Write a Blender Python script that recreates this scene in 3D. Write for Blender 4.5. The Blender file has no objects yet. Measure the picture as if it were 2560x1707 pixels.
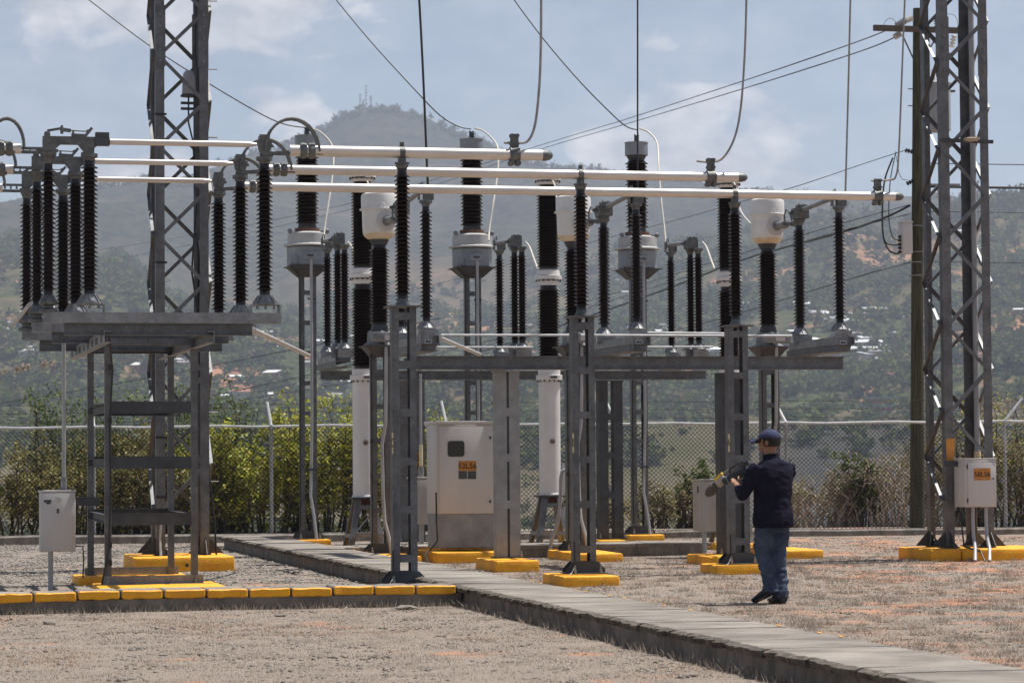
import bpy, bmesh, math, random
import numpy as np
from mathutils import Vector, Matrix, noise as mnoise

R = math.radians
scene = bpy.context.scene
COL = scene.collection

# ------------------------------------------------------------------ camera
F_PX, W_PX, H_PX = 6800.0, 2560.0, 1707.0
CAM_H, YAW = 1.5, R(13.4)
PITCH = math.atan((1143.0 - H_PX / 2) / F_PX)
ROLL = 0.0075
_f = np.array([0.0, math.cos(PITCH), math.sin(PITCH)])
_r0 = np.array([1.0, 0, 0]); _u0 = np.cross(_r0, _f)
_r = math.cos(ROLL) * _r0 - math.sin(ROLL) * _u0
_u = math.sin(ROLL) * _r0 + math.cos(ROLL) * _u0
cam_data = bpy.data.cameras.new('camera'); cam = bpy.data.objects.new('camera', cam_data); COL.objects.link(cam)
cam.matrix_world = Matrix(((_r[0], _u[0], -_f[0], 0), (_r[1], _u[1], -_f[1], 0), (_r[2], _u[2], -_f[2], CAM_H), (0, 0, 0, 1)))
cam_data.sensor_width = 36.0; cam_data.lens = 36.0 * F_PX / W_PX
cam_data.clip_start = 0.5; cam_data.clip_end = 20000
cam_data.dof.use_dof = True; cam_data.dof.focus_distance = 31.0; cam_data.dof.aperture_fstop = 6.3
scene.camera = cam

# ------------------------------------------------------------------ light
SUN_VEC = Vector((0.30, 0.15, 0.94)).normalized()     # towards the sun: high, a little to the right and behind the yard
sun_el = math.asin(SUN_VEC.z); sun_az = math.atan2(SUN_VEC.x, SUN_VEC.y)
sd = bpy.data.lights.new('sun', 'SUN'); sun = bpy.data.objects.new('sun', sd); COL.objects.link(sun)
sd.energy = 5.0; sd.angle = R(0.55); sd.color = (1.0, 0.955, 0.89)
sun.rotation_euler = (-SUN_VEC).to_track_quat('-Z', 'Y').to_euler(); sun.location = (20, 10, 60)

world = bpy.data.worlds.new('World'); scene.world = world; world.use_nodes = True
wn = world.node_tree.nodes; wl = world.node_tree.links; wn.clear()
def wnode(t, **k):
    n = wn.new(t)
    for a, b in k.items(): setattr(n, a, b)
    return n
out = wnode('ShaderNodeOutputWorld'); bg = wnode('ShaderNodeBackground'); bg.inputs['Strength'].default_value = 0.056
sky = wnode('ShaderNodeTexSky'); sky.sky_type = 'NISHITA'; sky.sun_disc = False
sky.sun_elevation = sun_el; sky.sun_rotation = sun_az; sky.altitude = 900; sky.air_density = 1.0; sky.dust_density = 0.6; sky.ozone_density = 1.5
tc = wnode('ShaderNodeTexCoord'); sep = wnode('ShaderNodeSeparateXYZ'); wl.new(tc.outputs['Generated'], sep.inputs[0])
# clouds: soft noise, gathered into banks where the photograph has them (u = x / y, v = z / y of the sky direction)
def mth(op, a_, b_=None, clamp=False):
    n_ = wnode('ShaderNodeMath', operation=op, use_clamp=clamp)
    for i_, q_ in enumerate((a_, b_)):
        if q_ is None: continue
        if isinstance(q_, (int, float)): n_.inputs[i_].default_value = q_
        else: wl.new(q_, n_.inputs[i_])
    return n_.outputs[0]
yy = mth('MAXIMUM', mth('ABSOLUTE', sep.outputs['Y']), 0.05)
uu = mth('DIVIDE', sep.outputs['X'], yy); vv = mth('DIVIDE', sep.outputs['Z'], yy)
cb = wnode('ShaderNodeCombineXYZ'); wl.new(uu, cb.inputs[0]); wl.new(mth('MULTIPLY', vv, 1.9), cb.inputs[1]); wl.new(sep.outputs['Y'], cb.inputs[2])
def cnoise(sc, det, ro, dist=0.0):
    n_ = wnode('ShaderNodeTexNoise'); n_.inputs['Scale'].default_value = sc; n_.inputs['Detail'].default_value = det; n_.inputs['Roughness'].default_value = ro; n_.inputs['Distortion'].default_value = dist
    wl.new(cb.outputs[0], n_.inputs['Vector']); return n_.outputs['Fac']
bank = None
for px, py, rx, ry, w_ in ((430, 30, 480, 130, 1.0), (930, 60, 260, 70, .55), (740, 285, 170, 120, .95), (1760, 380, 400, 175, 1.05), (2150, 430, 300, 120, .6), (250, 450, 420, 120, .75), (1690, 105, 150, 60, .5), (-900, 200, 700, 220, .9), (3600, 150, 800, 260, .9)):
    du = mth('MULTIPLY', mth('SUBTRACT', uu, (px - 1280) / F_PX), F_PX / rx); dv_ = mth('MULTIPLY', mth('SUBTRACT', vv, (1143 - py) / F_PX), F_PX / ry)
    q = mth('SQRT', mth('ADD', mth('MULTIPLY', du, du), mth('MULTIPLY', dv_, dv_)))
    v_ = mth('MULTIPLY', mth('SUBTRACT', 1.25, q, True), w_); bank = v_ if bank is None else mth('MAXIMUM', bank, v_)
dens = mth('ADD', mth('MULTIPLY', cnoise(26, 8, .56, .3), 1.35), mth('MULTIPLY', bank, .50))
mr_ = wnode('ShaderNodeMapRange'); mr_.interpolation_type = 'SMOOTHSTEP'; mr_.inputs['From Min'].default_value = .80; mr_.inputs['From Max'].default_value = 1.12; mr_.inputs['To Max'].default_value = .88; wl.new(dens, mr_.inputs['Value'])
wide = wnode('ShaderNodeMapRange'); wide.inputs['From Min'].default_value = .35; wide.inputs['From Max'].default_value = .7; wide.inputs['To Min'].default_value = .06; wide.inputs['To Max'].default_value = .30; wl.new(cnoise(5, 5, .5), wide.inputs['Value'])
fac = mth('MAXIMUM', mr_.outputs[0], wide.outputs[0])
cc = wnode('ShaderNodeValToRGB'); cc.color_ramp.elements[0].color = (6.6, 6.6 * 1.03, 6.6 * 1.09, 1); cc.color_ramp.elements[1].color = (11.5, 11.4, 11.3, 1)
cc.color_ramp.elements[0].position = 0.35; cc.color_ramp.elements[1].position = 0.65; wl.new(cnoise(40, 6, .6), cc.inputs[0])
mx = wnode('ShaderNodeMix', data_type='RGBA'); wl.new(fac, mx.inputs[0]); wl.new(sky.outputs[0], mx.inputs[6]); wl.new(cc.outputs[0], mx.inputs[7])
wl.new(mx.outputs[2], bg.inputs['Color']); wl.new(bg.outputs[0], out.inputs['Surface'])

scene.view_settings.view_transform = 'Standard'; scene.view_settings.look = 'None'
scene.view_settings.exposure = 0.5; scene.view_settings.gamma = 1.0
scene.view_settings.use_curve_mapping = False
scene.cycles.volume_bounces = 1; scene.cycles.max_bounces = 6; scene.cycles.diffuse_bounces = 3
scene.cycles.glossy_bounces = 3; scene.cycles.use_denoising = True

# ------------------------------------------------------------------ layout helpers
# yard axes: a runs along the rows of equipment, b runs back from the camera, z up; all metres
VA = np.array([math.cos(YAW), math.sin(YAW), 0]); VB = np.array([-math.sin(YAW), math.cos(YAW), 0])
CC = np.array([0, 0, CAM_H])
def ray(px, py): return _f + _r * (px - W_PX / 2) / F_PX - _u * (py - H_PX / 2) / F_PX
def _abz(p): return (float(p @ VA), float(p @ VB), float(p[2]))
def at(px, py, z=0.0):
    q = ray(px, py); return _abz(CC + q * ((z - CAM_H) / q[2]))
def on(px, py, b):
    q = ray(px, py); return _abz(CC + q * (b / (q @ VB)))
def dep(px, py, Y):
    q = ray(px, py); return _abz(CC + q * (Y / q[1]))
def W(a, b, z=0.0): return Vector((a * VA[0] + b * VB[0], a * VA[1] + b * VB[1], z))

# ------------------------------------------------------------------ materials
def nt(m): return m.node_tree.nodes, m.node_tree.links
def mat(name, col, rough=0.6, metal=0.0, var=0.15, scale=8.0, bump=0.0, bscale=40.0, col2=None, spec=None, detail=5, stretch=None, vor=0.0):
    m = bpy.data.materials.new(name); m.use_nodes = True
    n, l = nt(m); p = n['Principled BSDF']
    p.inputs['Roughness'].default_value = rough; p.inputs['Metallic'].default_value = metal
    if spec is not None: p.inputs['Specular IOR Level'].default_value = spec
    t = n.new('ShaderNodeNewGeometry'); src = t.outputs['Position']
    if stretch:
        mm = n.new('ShaderNodeMapping'); mm.inputs['Scale'].default_value = stretch; l.new(src, mm.inputs[0]); src = mm.outputs[0]
    x = n.new('ShaderNodeTexNoise'); x.inputs['Scale'].default_value = scale; x.inputs['Detail'].default_value = detail; x.inputs['Roughness'].default_value = 0.62
    l.new(src, x.inputs['Vector'])
    rmp = n.new('ShaderNodeValToRGB'); e = rmp.color_ramp.elements
    c2 = col2 or tuple(c * (1 - var) for c in col); c1 = col if col2 else tuple(min(1, c * (1 + var)) for c in col)
    e[0].position = 0.36; e[1].position = 0.64; e[0].color = (*c2, 1); e[1].color = (*c1, 1)
    l.new(x.outputs['Fac'], rmp.inputs[0]); last = rmp.outputs[0]
    if vor > 0:
        v = n.new('ShaderNodeTexVoronoi'); v.inputs['Scale'].default_value = bscale; l.new(src, v.inputs['Vector'])
        mr = n.new('ShaderNodeMix'); mr.data_type = 'RGBA'; mr.blend_type = 'OVERLAY'; mr.inputs[0].default_value = vor
        l.new(last, mr.inputs[6]); l.new(v.outputs['Color'], mr.inputs[7]); 
        hs = n.new('ShaderNodeHueSaturation'); hs.inputs['Saturation'].default_value = 0.35; l.new(mr.outputs[2], hs.inputs['Color']); last = hs.outputs[0]
    l.new(last, p.inputs['Base Color'])
    if bump > 0:
        y = n.new('ShaderNodeTexNoise'); y.inputs['Scale'].default_value = bscale; y.inputs['Detail'].default_value = 6; l.new(src, y.inputs['Vector'])
        b = n.new('ShaderNodeBump'); b.inputs['Strength'].default_value = bump; b.inputs['Distance'].default_value = 0.02
        l.new(y.outputs['Fac'], b.inputs['Height']); l.new(b.outputs[0], p.inputs['Normal'])
    return m
M = {}
M['galv'] = mat('galvanised_steel', (0.100, 0.113, 0.130), 0.5, 0.35, 0.22, 5, 0.08, 60, vor=0.25)
M['galv_light'] = mat('new_galvanised_steel', (0.20, 0.215, 0.232), 0.45, 0.35, 0.2, 6, 0.05, 60, vor=0.2)
M['galv_dark'] = mat('weathered_steel', (0.055, 0.060, 0.067), 0.6, 0.2, 0.25, 5, 0.08, 60)
M['cast'] = mat('cast_aluminium', (0.13, 0.135, 0.132), 0.55, 0.5, 0.25, 14, 0.2, 70)
M['porcelain'] = mat('brown_porcelain', (0.011, 0.0052, 0.0038), 0.25, 0, 0.35, 9, spec=0.5)
M['alu'] = mat('aluminium_tube', (0.62, 0.575, 0.53), 0.36, 0.55, 0.07, 3, 0.04, 30, stretch=(0.4, 3, 3))
M['white'] = mat('white_enamel', (0.66, 0.645, 0.63), 0.35, 0, 0.05, 3)
M['headwhite'] = mat('weathered_white_enamel', (0.70, 0.70, 0.68), 0.35, 0, 0.08, 5)
M['cabinet'] = mat('beige_grey_cabinet_paint', (0.52, 0.51, 0.50), 0.5, 0, 0.06, 2.5, 0.02, 40, stretch=(1, 1, 0.3))
M['cabinet_old'] = mat('weathered_cabinet_paint', (0.38, 0.355, 0.335), 0.6, 0, 0.10, 5, 0.03, 40, stretch=(1, 1, 0.3))
M['sheet'] = mat('dull_zinc_sheet', (0.27, 0.272, 0.275), 0.45, 0.4, 0.16, 5, 0.03, 60, detail=6)
M['yellow'] = mat('yellow_kerb_paint', (0.88, 0.42, 0.006), 0.6, 0, 0.12, 5, 0.5, 45, col2=(0.74, 0.30, 0.008), detail=9)
M['conc'] = mat('weathered_concrete', (0.27, 0.235, 0.20), 0.9, 0, 0.3, 3.5, 0.7, 30, col2=(0.13, 0.115, 0.098), detail=8, stretch=(1.5, 1.5, .6))
M['slab'] = mat('worn_concrete_slab', (0.275, 0.243, 0.208), 0.9, 0, 0.3, 1.5, 0.5, 30, col2=(0.125, 0.108, 0.092), detail=10, stretch=(0.8, 1.2, 1))
M['slab_edge'] = mat('broken_slab_edge', (0.15, 0.125, 0.10), 0.95, 0, 0.3, 10, 0.9, 30, col2=(0.055, 0.045, 0.038), detail=9)
M['black'] = mat('black_rubber', (0.012, 0.012, 0.013), 0.5, 0, 0.2, 10)
M['cable'] = mat('dark_cable', (0.035, 0.035, 0.038), 0.55, 0.2, 0.15, 10)
M['strand'] = mat('aluminium_strand', (0.30, 0.29, 0.275), 0.5, 0.5, 0.15, 10)
M['light_strand'] = mat('bright_lead', (0.55, 0.52, 0.46), 0.5, 0.2, 0.1, 10)
M['wood'] = mat('tarred_pole_wood', (0.085, 0.088, 0.040), 0.85, 0, 0.3, 10, 0.6, 30, col2=(0.018, 0.015, 0.010), stretch=(4, 4, 0.18), detail=8)
M['woodgrey'] = mat('grey_crossarm_wood', (0.10, 0.085, 0.07), 0.9, 0, 0.3, 10, 0.5, 30, stretch=(0.3, 4, 4))
M['glass'] = mat('dark_glass', (0.004, 0.004, 0.005), 0.12, 0, 0.1, 3)
M['sign'] = mat('orange_sign', (0.50, 0.205, 0.03), 0.6, 0, 0.15, 12)
M['ink'] = mat('sign_ink', (0.015, 0.012, 0.012), 0.7)
M['plate'] = mat('dark_nameplate', (0.055, 0.058, 0.062), 0.5, 0, 0.45, 35)
M['cream'] = mat('cream_sticker', (0.66, 0.58, 0.36), 0.6)
M['rust'] = mat('rusty_steel', (0.13, 0.06, 0.04), 0.8, 0.1, 0.3, 20)
M['bluegrey'] = mat('blue_grey_tank_paint', (0.24, 0.265, 0.29), 0.5, 0.1, 0.12, 5, 0.05, 40)
M['pipe'] = mat('grey_conduit', (0.36, 0.37, 0.385), 0.5, 0.15, 0.15, 6, stretch=(1, 1, .3))
M['fence'] = mat('galvanised_fence_tube', (0.42, 0.43, 0.435), 0.5, 0.3, 0.15, 6)
M['mesh'] = mat('chain_link_wire', (0.040, 0.040, 0.042), 0.9, 0.0, 0.1, 6, spec=0.05)
M['twig'] = mat('dry_twig', (0.40, 0.335, 0.27), 0.9, 0, 0.25, 9)
M['bark'] = mat('dark_bark', (0.07, 0.055, 0.042), 0.95, 0, 0.3, 9)

def leafmat(name, cols, trans=0.35, rough=0.5):
    m = bpy.data.materials.new(name); m.use_nodes = True; n, l = nt(m); p = n['Principled BSDF']
    g = n.new('ShaderNodeNewGeometry'); r = n.new('ShaderNodeValToRGB'); r.color_ramp.interpolation = 'LINEAR'
    e = r.color_ramp.elements
    while len(e) < len(cols): e.new(0.5)
    for i, c in enumerate(cols): e[i].position = i / (len(cols) - 1); e[i].color = (*c, 1)
    l.new(g.outputs['Random Per Island'], r.inputs[0]); l.new(r.outputs[0], p.inputs['Base Color'])
    p.inputs['Roughness'].default_value = rough; p.inputs['Specular IOR Level'].default_value = 0.25 if rough < .9 else 0.0
    if trans:
        tr = n.new('ShaderNodeBsdfTranslucent'); l.new(r.outputs[0], tr.inputs['Color']); ms = n.new('ShaderNodeMixShader'); ms.inputs[0].default_value = trans
        l.new(p.outputs[0], ms.inputs[1]); l.new(tr.outputs[0], ms.inputs[2]); l.new(ms.outputs[0], n['Material Output'].inputs['Surface'])
    return m
M['leaf_lime'] = leafmat('lime_green_leaf', [(0.12, 0.15, 0.02), (0.27, 0.31, 0.04), (0.44, 0.46, 0.06), (0.52, 0.47, 0.08), (0.19, 0.15, 0.06)])
M['leaf_olive'] = leafmat('olive_brown_leaf', [(0.07, 0.085, 0.025), (0.17, 0.165, 0.05), (0.26, 0.20, 0.08), (0.31, 0.27, 0.09), (0.13, 0.145, 0.04)])
M['leaf_dark'] = leafmat('dark_green_leaf', [(0.03, 0.055, 0.014), (0.08, 0.12, 0.022), (0.14, 0.17, 0.03)])
M['leaf_dry'] = leafmat('dry_scrub_leaf', [(0.14, 0.15, 0.045), (0.28, 0.23, 0.13), (0.36, 0.29, 0.19), (0.17, 0.20, 0.05)])

# ------------------------------------------------------------------ mesh builder (coordinates are a, b, z)
def frame(d):
    d = Vector(d).normalized(); up = Vector((0, 0, 1)) if abs(d.z) < 0.95 else Vector((0, 1, 0))
    x = d.cross(up).normalized(); y = x.cross(d).normalized(); return x, y
class MB:
    def __init__(s): s.v = []; s.f = []; s.mi = []; s.sm = []
    def add(s, vs, fs, mi=0, smooth=False):
        o = len(s.v); s.v.extend(tuple(v) for v in vs); s.f.extend(tuple(i + o for i in f) for f in fs)
        s.mi.extend([mi] * len(fs)); s.sm.extend([smooth] * len(fs)); return s
    def box(s, x0, x1, y0, y1, z0, z1, mi=0, bev=0.0):
        if bev > 0:
            bm = bmesh.new(); bmesh.ops.create_cube(bm, size=1)
            for v in bm.verts: v.co = Vector(((x0 + x1) / 2 + v.co.x * (x1 - x0), (y0 + y1) / 2 + v.co.y * (y1 - y0), (z0 + z1) / 2 + v.co.z * (z1 - z0)))
            bmesh.ops.bevel(bm, geom=bm.edges[:], offset=bev, segments=2, profile=0.5, affect='EDGES', clamp_overlap=True)
            s.add([v.co[:] for v in bm.verts], [[v.index for v in f.verts] for f in bm.faces], mi); bm.free(); return s
        v = [(x, y, z) for z in (z0, z1) for y in (y0, y1) for x in (x0, x1)]
        return s.add(v, [(0, 2, 3, 1), (4, 5, 7, 6), (0, 1, 5, 4), (2, 6, 7, 3), (0, 4, 6, 2), (1, 3, 7, 5)], mi)
    def bar(s, p, q, w, h, mi=0, ax=None):
        p, q = Vector(p), Vector(q); x, y = frame(q - p)
        if ax: x = Vector(ax).normalized(); y = x.cross((q - p).normalized()).normalized()
        v = [e + x * (i * w / 2) + y * (j * h / 2) for e in (p, q) for i, j in ((-1, -1), (1, -1), (1, 1), (-1, 1))]
        return s.add(v, [(3, 2, 1, 0), (4, 5, 6, 7), (0, 1, 5, 4), (1, 2, 6, 5), (2, 3, 7, 6), (3, 0, 4, 7)], mi)
    def tube(s, p, q, r, n=10, r2=None, mi=0, caps=True):
        p, q = Vector(p), Vector(q); x, y = frame(q - p); r2 = r if r2 is None else r2
        v = [e + (x * math.cos(2 * math.pi * k / n) + y * math.sin(2 * math.pi * k / n)) * rr for e, rr in ((p, r), (q, r2)) for k in range(n)]
        s.add(v, [(k, k + n, (k + 1) % n + n, (k + 1) % n) for k in range(n)], mi, True)
        if caps: s.add([v[k] for k in range(2 * n)], [tuple(range(n)), tuple(range(2 * n - 1, n - 1, -1))], mi)
        return s
    def path(s, pts, r, n=6, mi=0, rs=None):
        pts = [Vector(p) for p in pts]; rings = []; px = None
        for i, p in enumerate(pts):
            d = (pts[min(i + 1, len(pts) - 1)] - pts[max(i - 1, 0)]).normalized()
            if px is None: x, y = frame(d)
            else: x = (px - d * px.dot(d)).normalized(); y = x.cross(d)
            px = x; rr = rs[i] if rs else r
            rings.append([p + (x * math.cos(2 * math.pi * k / n) + y * math.sin(2 * math.pi * k / n)) * rr for k in range(n)])
        v = [c for g in rings for c in g]
        f = [(i * n + k, (i + 1) * n + k, (i + 1) * n + (k + 1) % n, i * n + (k + 1) % n) for i in range(len(pts) - 1) for k in range(n)]
        f += [tuple(range(n)), tuple((len(pts) - 1) * n + k for k in range(n - 1, -1, -1))]
        return s.add(v, f, mi, True)
    def lathe(s, prof, c=(0, 0, 0), n=20, mi=0, axis=(0, 0, 1), flat=False):
        ax = Vector(axis).normalized(); x, y = frame(ax); c = Vector(c)
        v = [c + ax * z + (x * math.cos(2 * math.pi * k / n) + y * math.sin(2 * math.pi * k / n)) * r for r, z in prof for k in range(n)]
        m = len(prof); f = [(i * n + k, (i + 1) * n + k, (i + 1) * n + (k + 1) % n, i * n + (k + 1) % n) for i in range(m - 1) for k in range(n)]
        f += [tuple(range(n)), tuple((m - 1) * n + k for k in range(n - 1, -1, -1))]
        return s.add(v, f, mi, not flat)
    def extr(s, poly, p, q, ax, mi=0):
        # poly: (u, w) points in the section plane, u along ax, w along ax x dir
        p, q = Vector(p), Vector(q); d = (q - p).normalized(); x = Vector(ax).normalized(); y = d.cross(x).normalized()
        n = len(poly); v = [e + x * u + y * w for e in (p, q) for u, w in poly]
        f = [(k, (k + 1) % n, (k + 1) % n + n, k + n) for k in range(n)] + [tuple(range(n - 1, -1, -1)), tuple(range(n, 2 * n))]
        return s.add(v, f, mi)
    def ibeam(s, p, q, w, h, t=0.012, tf=0.014, mi=0):
        # upright I section; p, q = centre line
        p, q = Vector(p), Vector(q)
        for z in (h / 2 - tf / 2, -h / 2 + tf / 2): s.bar(p + Vector((0, 0, z)), q + Vector((0, 0, z)), w, tf, mi, ax=(q - p).normalized().cross(Vector((0, 0, 1))))
        s.bar(p, q, t, h - 2 * tf, mi, ax=(q - p).normalized().cross(Vector((0, 0, 1)))); return s
    def chan(s, p, q, w, h, t=0.008, side=1, mi=0):
        # channel, web on one side (side = +1 / -1 of the horizontal normal)
        p, q = Vector(p), Vector(q); nrm = (q - p).normalized().cross(Vector((0, 0, 1)))
        o = nrm * (side * (w / 2 - t / 2)); s.bar(p + o, q + o, t, h, mi, ax=nrm)
        c = nrm * (-side * t / 2)
        for z in (h / 2 - t / 2, -h / 2 + t / 2): s.bar(p + c + Vector((0, 0, z)), q + c + Vector((0, 0, z)), w - t, t, mi, ax=nrm)
        return s
    def angle(s, p, q, leg, t, d1, d2, mi=0):
        p, q = Vector(p), Vector(q); d1, d2 = Vector(d1).normalized(), Vector(d2).normalized()
        poly = [(0, 0), (leg, 0), (leg, t), (t, t), (t, leg), (0, leg)]
        v = [e + d1 * a_ + d2 * b_ for e in (p, q) for a_, b_ in poly]; n = 6
        f = [(k, (k + 1) % n, (k + 1) % n + n, k + n) for k in range(n)] + [(0, 1, 2, 3), (0, 3, 4, 5), (9, 8, 7, 6), (11, 10, 9, 6)]
        return s.add(v, f, mi)
    def mesh(s, name, mats, base=(0, 0, 0)):
        me = bpy.data.meshes.new(name); b = base
        me.from_pydata([(v[0] - b[0], v[1] - b[1], v[2] - b[2]) for v in s.v], [], s.f)
        for m_ in (mats if isinstance(mats, (list, tuple)) else [mats]): me.materials.append(M[m_] if isinstance(m_, str) else m_)
        me.polygons.foreach_set('material_index', s.mi); me.polygons.foreach_set('use_smooth', s.sm)
        me.validate(); me.update(); me.set_sharp_from_angle(angle=R(38))
        return me

def link(name, data): o = bpy.data.objects.new(name, data); COL.objects.link(o); return o
def tag(o, label=None, cat=None, group=None, kind=None):
    for k, v in (('label', label), ('category', cat), ('group', group), ('kind', kind)):
        if v: o[k] = v
    return o
def thing(name, label, cat, pos, group=None, rot=YAW):
    """an Empty at the thing's base (pos = a, b, z) that parents its parts"""
    o = link(name, None); o.location = W(*pos); o.rotation_euler = (0, 0, rot); o['_base'] = list(pos)
    return tag(o, label, cat, group)
def part(name, mb, mats, parent, base=None, loc=None):
    """a mesh under its thing; mb is in a, b, z and is rebased to the thing's base (or `base`)"""
    b = base if base is not None else tuple(parent['_base']) if '_base' in parent else (0, 0, 0)
    me = mb if isinstance(mb, bpy.types.Mesh) else mb.mesh(name, mats, b)
    o = link(name, me); o.parent = parent
    if loc: o.location = loc
    o['_base'] = list(b); return o
def solo(name, mb, mats, label, cat, pos, group=None, kind=None):
    """a thing (or piece of the setting) that is one mesh"""
    o = link(name, mb.mesh(name, mats, pos)); o.location = W(*pos); o.rotation_euler = (0, 0, YAW)
    return tag(o, label, cat, group, kind)
def clone(root, pos, label=None):
    """copy a thing with its parts and sub-parts"""
    def cp(o, par):
        c = o.copy(); COL.objects.link(c)
        if par: c.parent = par
        for ch in kids.get(o.name, []): cp(ch, c)
        return c
    kids = {}
    for o in COL.objects:
        if o.parent: kids.setdefault(o.parent.name, []).append(o)
    c = cp(root, None); c.location = W(*pos)
    if label: c['label'] = label
    return c
def text(name, s, size, parent, pos, rot, m, base=None, sx=1.0):
    cu = bpy.data.curves.new(name, 'FONT'); cu.body = s; cu.size = size; cu.align_x = 'CENTER'; cu.align_y = 'CENTER'; cu.extrude = 0.001; cu.offset = size * 0.008
    t = bpy.data.objects.new(name + '_curve', cu); COL.objects.link(t); bpy.context.view_layer.update()
    me = bpy.data.meshes.new_from_object(t.evaluated_get(bpy.context.evaluated_depsgraph_get())); bpy.data.objects.remove(t)
    me.materials.clear(); me.materials.append(M[m]); b = base or tuple(parent['_base'])
    o = link(name, me); o.parent = parent; o.location = (pos[0] - b[0], pos[1] - b[1], pos[2] - b[2]); o.rotation_euler = rot; o.scale = (sx, 1, 1); return o
# ------------------------------------------------------------------ ground and hills
def hz(px): return 1143.0 - ROLL * (px - 1280)
def groundmat(name, base, dark, tint, blotch):
    m = bpy.data.materials.new(name); m.use_nodes = True; n, l = nt(m); p = n['Principled BSDF']; p.inputs['Roughness'].default_value = 0.95
    p.inputs['Specular IOR Level'].default_value = 0.1
    t = n.new('ShaderNodeTexCoord')
    def no(sc, det=6, ro=0.6):
        x = n.new('ShaderNodeTexNoise'); x.inputs['Scale'].default_value = sc; x.inputs['Detail'].default_value = det; x.inputs['Roughness'].default_value = ro
        l.new(t.outputs['Object'], x.inputs['Vector']); return x.outputs['Fac']
    def rp(f, a, b, ca, cb):
        r = n.new('ShaderNodeValToRGB'); r.color_ramp.elements[0].position = a; r.color_ramp.elements[1].position = b
        r.color_ramp.elements[0].color = (*ca, 1); r.color_ramp.elements[1].color = (*cb, 1); l.new(f, r.inputs[0]); return r.outputs[0]
    def mix(f, a, b, v=None):
        x = n.new('ShaderNodeMix'); x.data_type = 'RGBA'
        l.new(f, x.inputs[0]); l.new(a, x.inputs[6]); l.new(b, x.inputs[7]); return x.outputs[2]
    fine = rp(no(48, 8, 0.85), 0.40, 0.60, dark, base)
    med = rp(no(1.7), 0.35, 0.65, tuple(c * 0.82 for c in base), tuple(c * 1.12 for c in base))
    c = n.new('ShaderNodeMix'); c.data_type = 'RGBA'; c.inputs[0].default_value = 0.35; l.new(fine, c.inputs[6]); l.new(med, c.inputs[7]); cur = c.outputs[2]
    # dry orange grass patches, mostly on the right of the yard
    s = n.new('ShaderNodeSeparateXYZ'); l.new(t.outputs['Object'], s.inputs[0])
    mr = n.new('ShaderNodeMapRange'); mr.inputs['From Min'].default_value = 1.0; mr.inputs['From Max'].default_value = 5.5; mr.inputs['To Min'].default_value = -0.055; mr.inputs['To Max'].default_value = 0.05
    l.new(s.outputs['X'], mr.inputs['Value'])
    ad = n.new('ShaderNodeMath'); ad.operation = 'ADD'; l.new(no(0.75, 5, 0.7), ad.inputs[0]); l.new(mr.outputs[0], ad.inputs[1])
    mask = rp(ad.outputs[0], 0.54, 0.64, (0, 0, 0), tuple([blotch] * 3))
    tn = rp(no(20, 5), 0.3, 0.7, tint, tuple(x * 1.25 for x in tint)); cur = mix(mask, cur, tn)
    l.new(cur, p.inputs['Base Color'])
    b = n.new('ShaderNodeBump'); b.inputs['Strength'].default_value = 0.9; b.inputs['Distance'].default_value = 0.03; l.new(no(24, 8, 0.7), b.inputs['Height']); l.new(b.outputs[0], p.inputs['Normal'])
    return m
M['ground'] = groundmat('dry_yard_ground', (0.315, 0.262, 0.218), (0.16, 0.135, 0.113), (0.42, 0.205, 0.12), 0.85)

# yard: one flat, slightly uneven sheet that runs to the fence; the terrain carries on beyond it
gm = MB(); NR, NA = 110, 120
rs_ = np.concatenate([[0.0], np.geomspace(2.5, 66.0, NR - 1)])
azs = np.concatenate([np.linspace(-180, -16, 24, endpoint=False), np.linspace(-16, 16, NA - 48), np.linspace(16, 180, 25)[1:]])
def yard_z(x, y):
    d = math.hypot(x, y); z = 0.009 * mnoise.noise(Vector((x * 0.7, y * 0.7, 3.1))) + 0.012 * mnoise.noise(Vector((x * 2.6, y * 2.6, 9)))
    if d > 58: z -= (d - 58) * 0.12
    return z
gv = []; gf = []
for r_ in rs_:
    for a_ in azs: x, y = r_ * math.sin(R(a_)), r_ * math.cos(R(a_)); gv.append((x, y, yard_z(x, y)))
K = len(azs)
for i in range(len(rs_) - 1):
    for k in range(K - 1): gf.append((i * K + k, i * K + k + 1, (i + 1) * K + k + 1, (i + 1) * K + k))
me = bpy.data.meshes.new('yard_ground'); me.from_pydata(gv, [], gf); me.materials.append(M['ground'])
for p_ in me.polygons: p_.use_smooth = True
tag(link('yard_ground', me), kind='structure')

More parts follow.
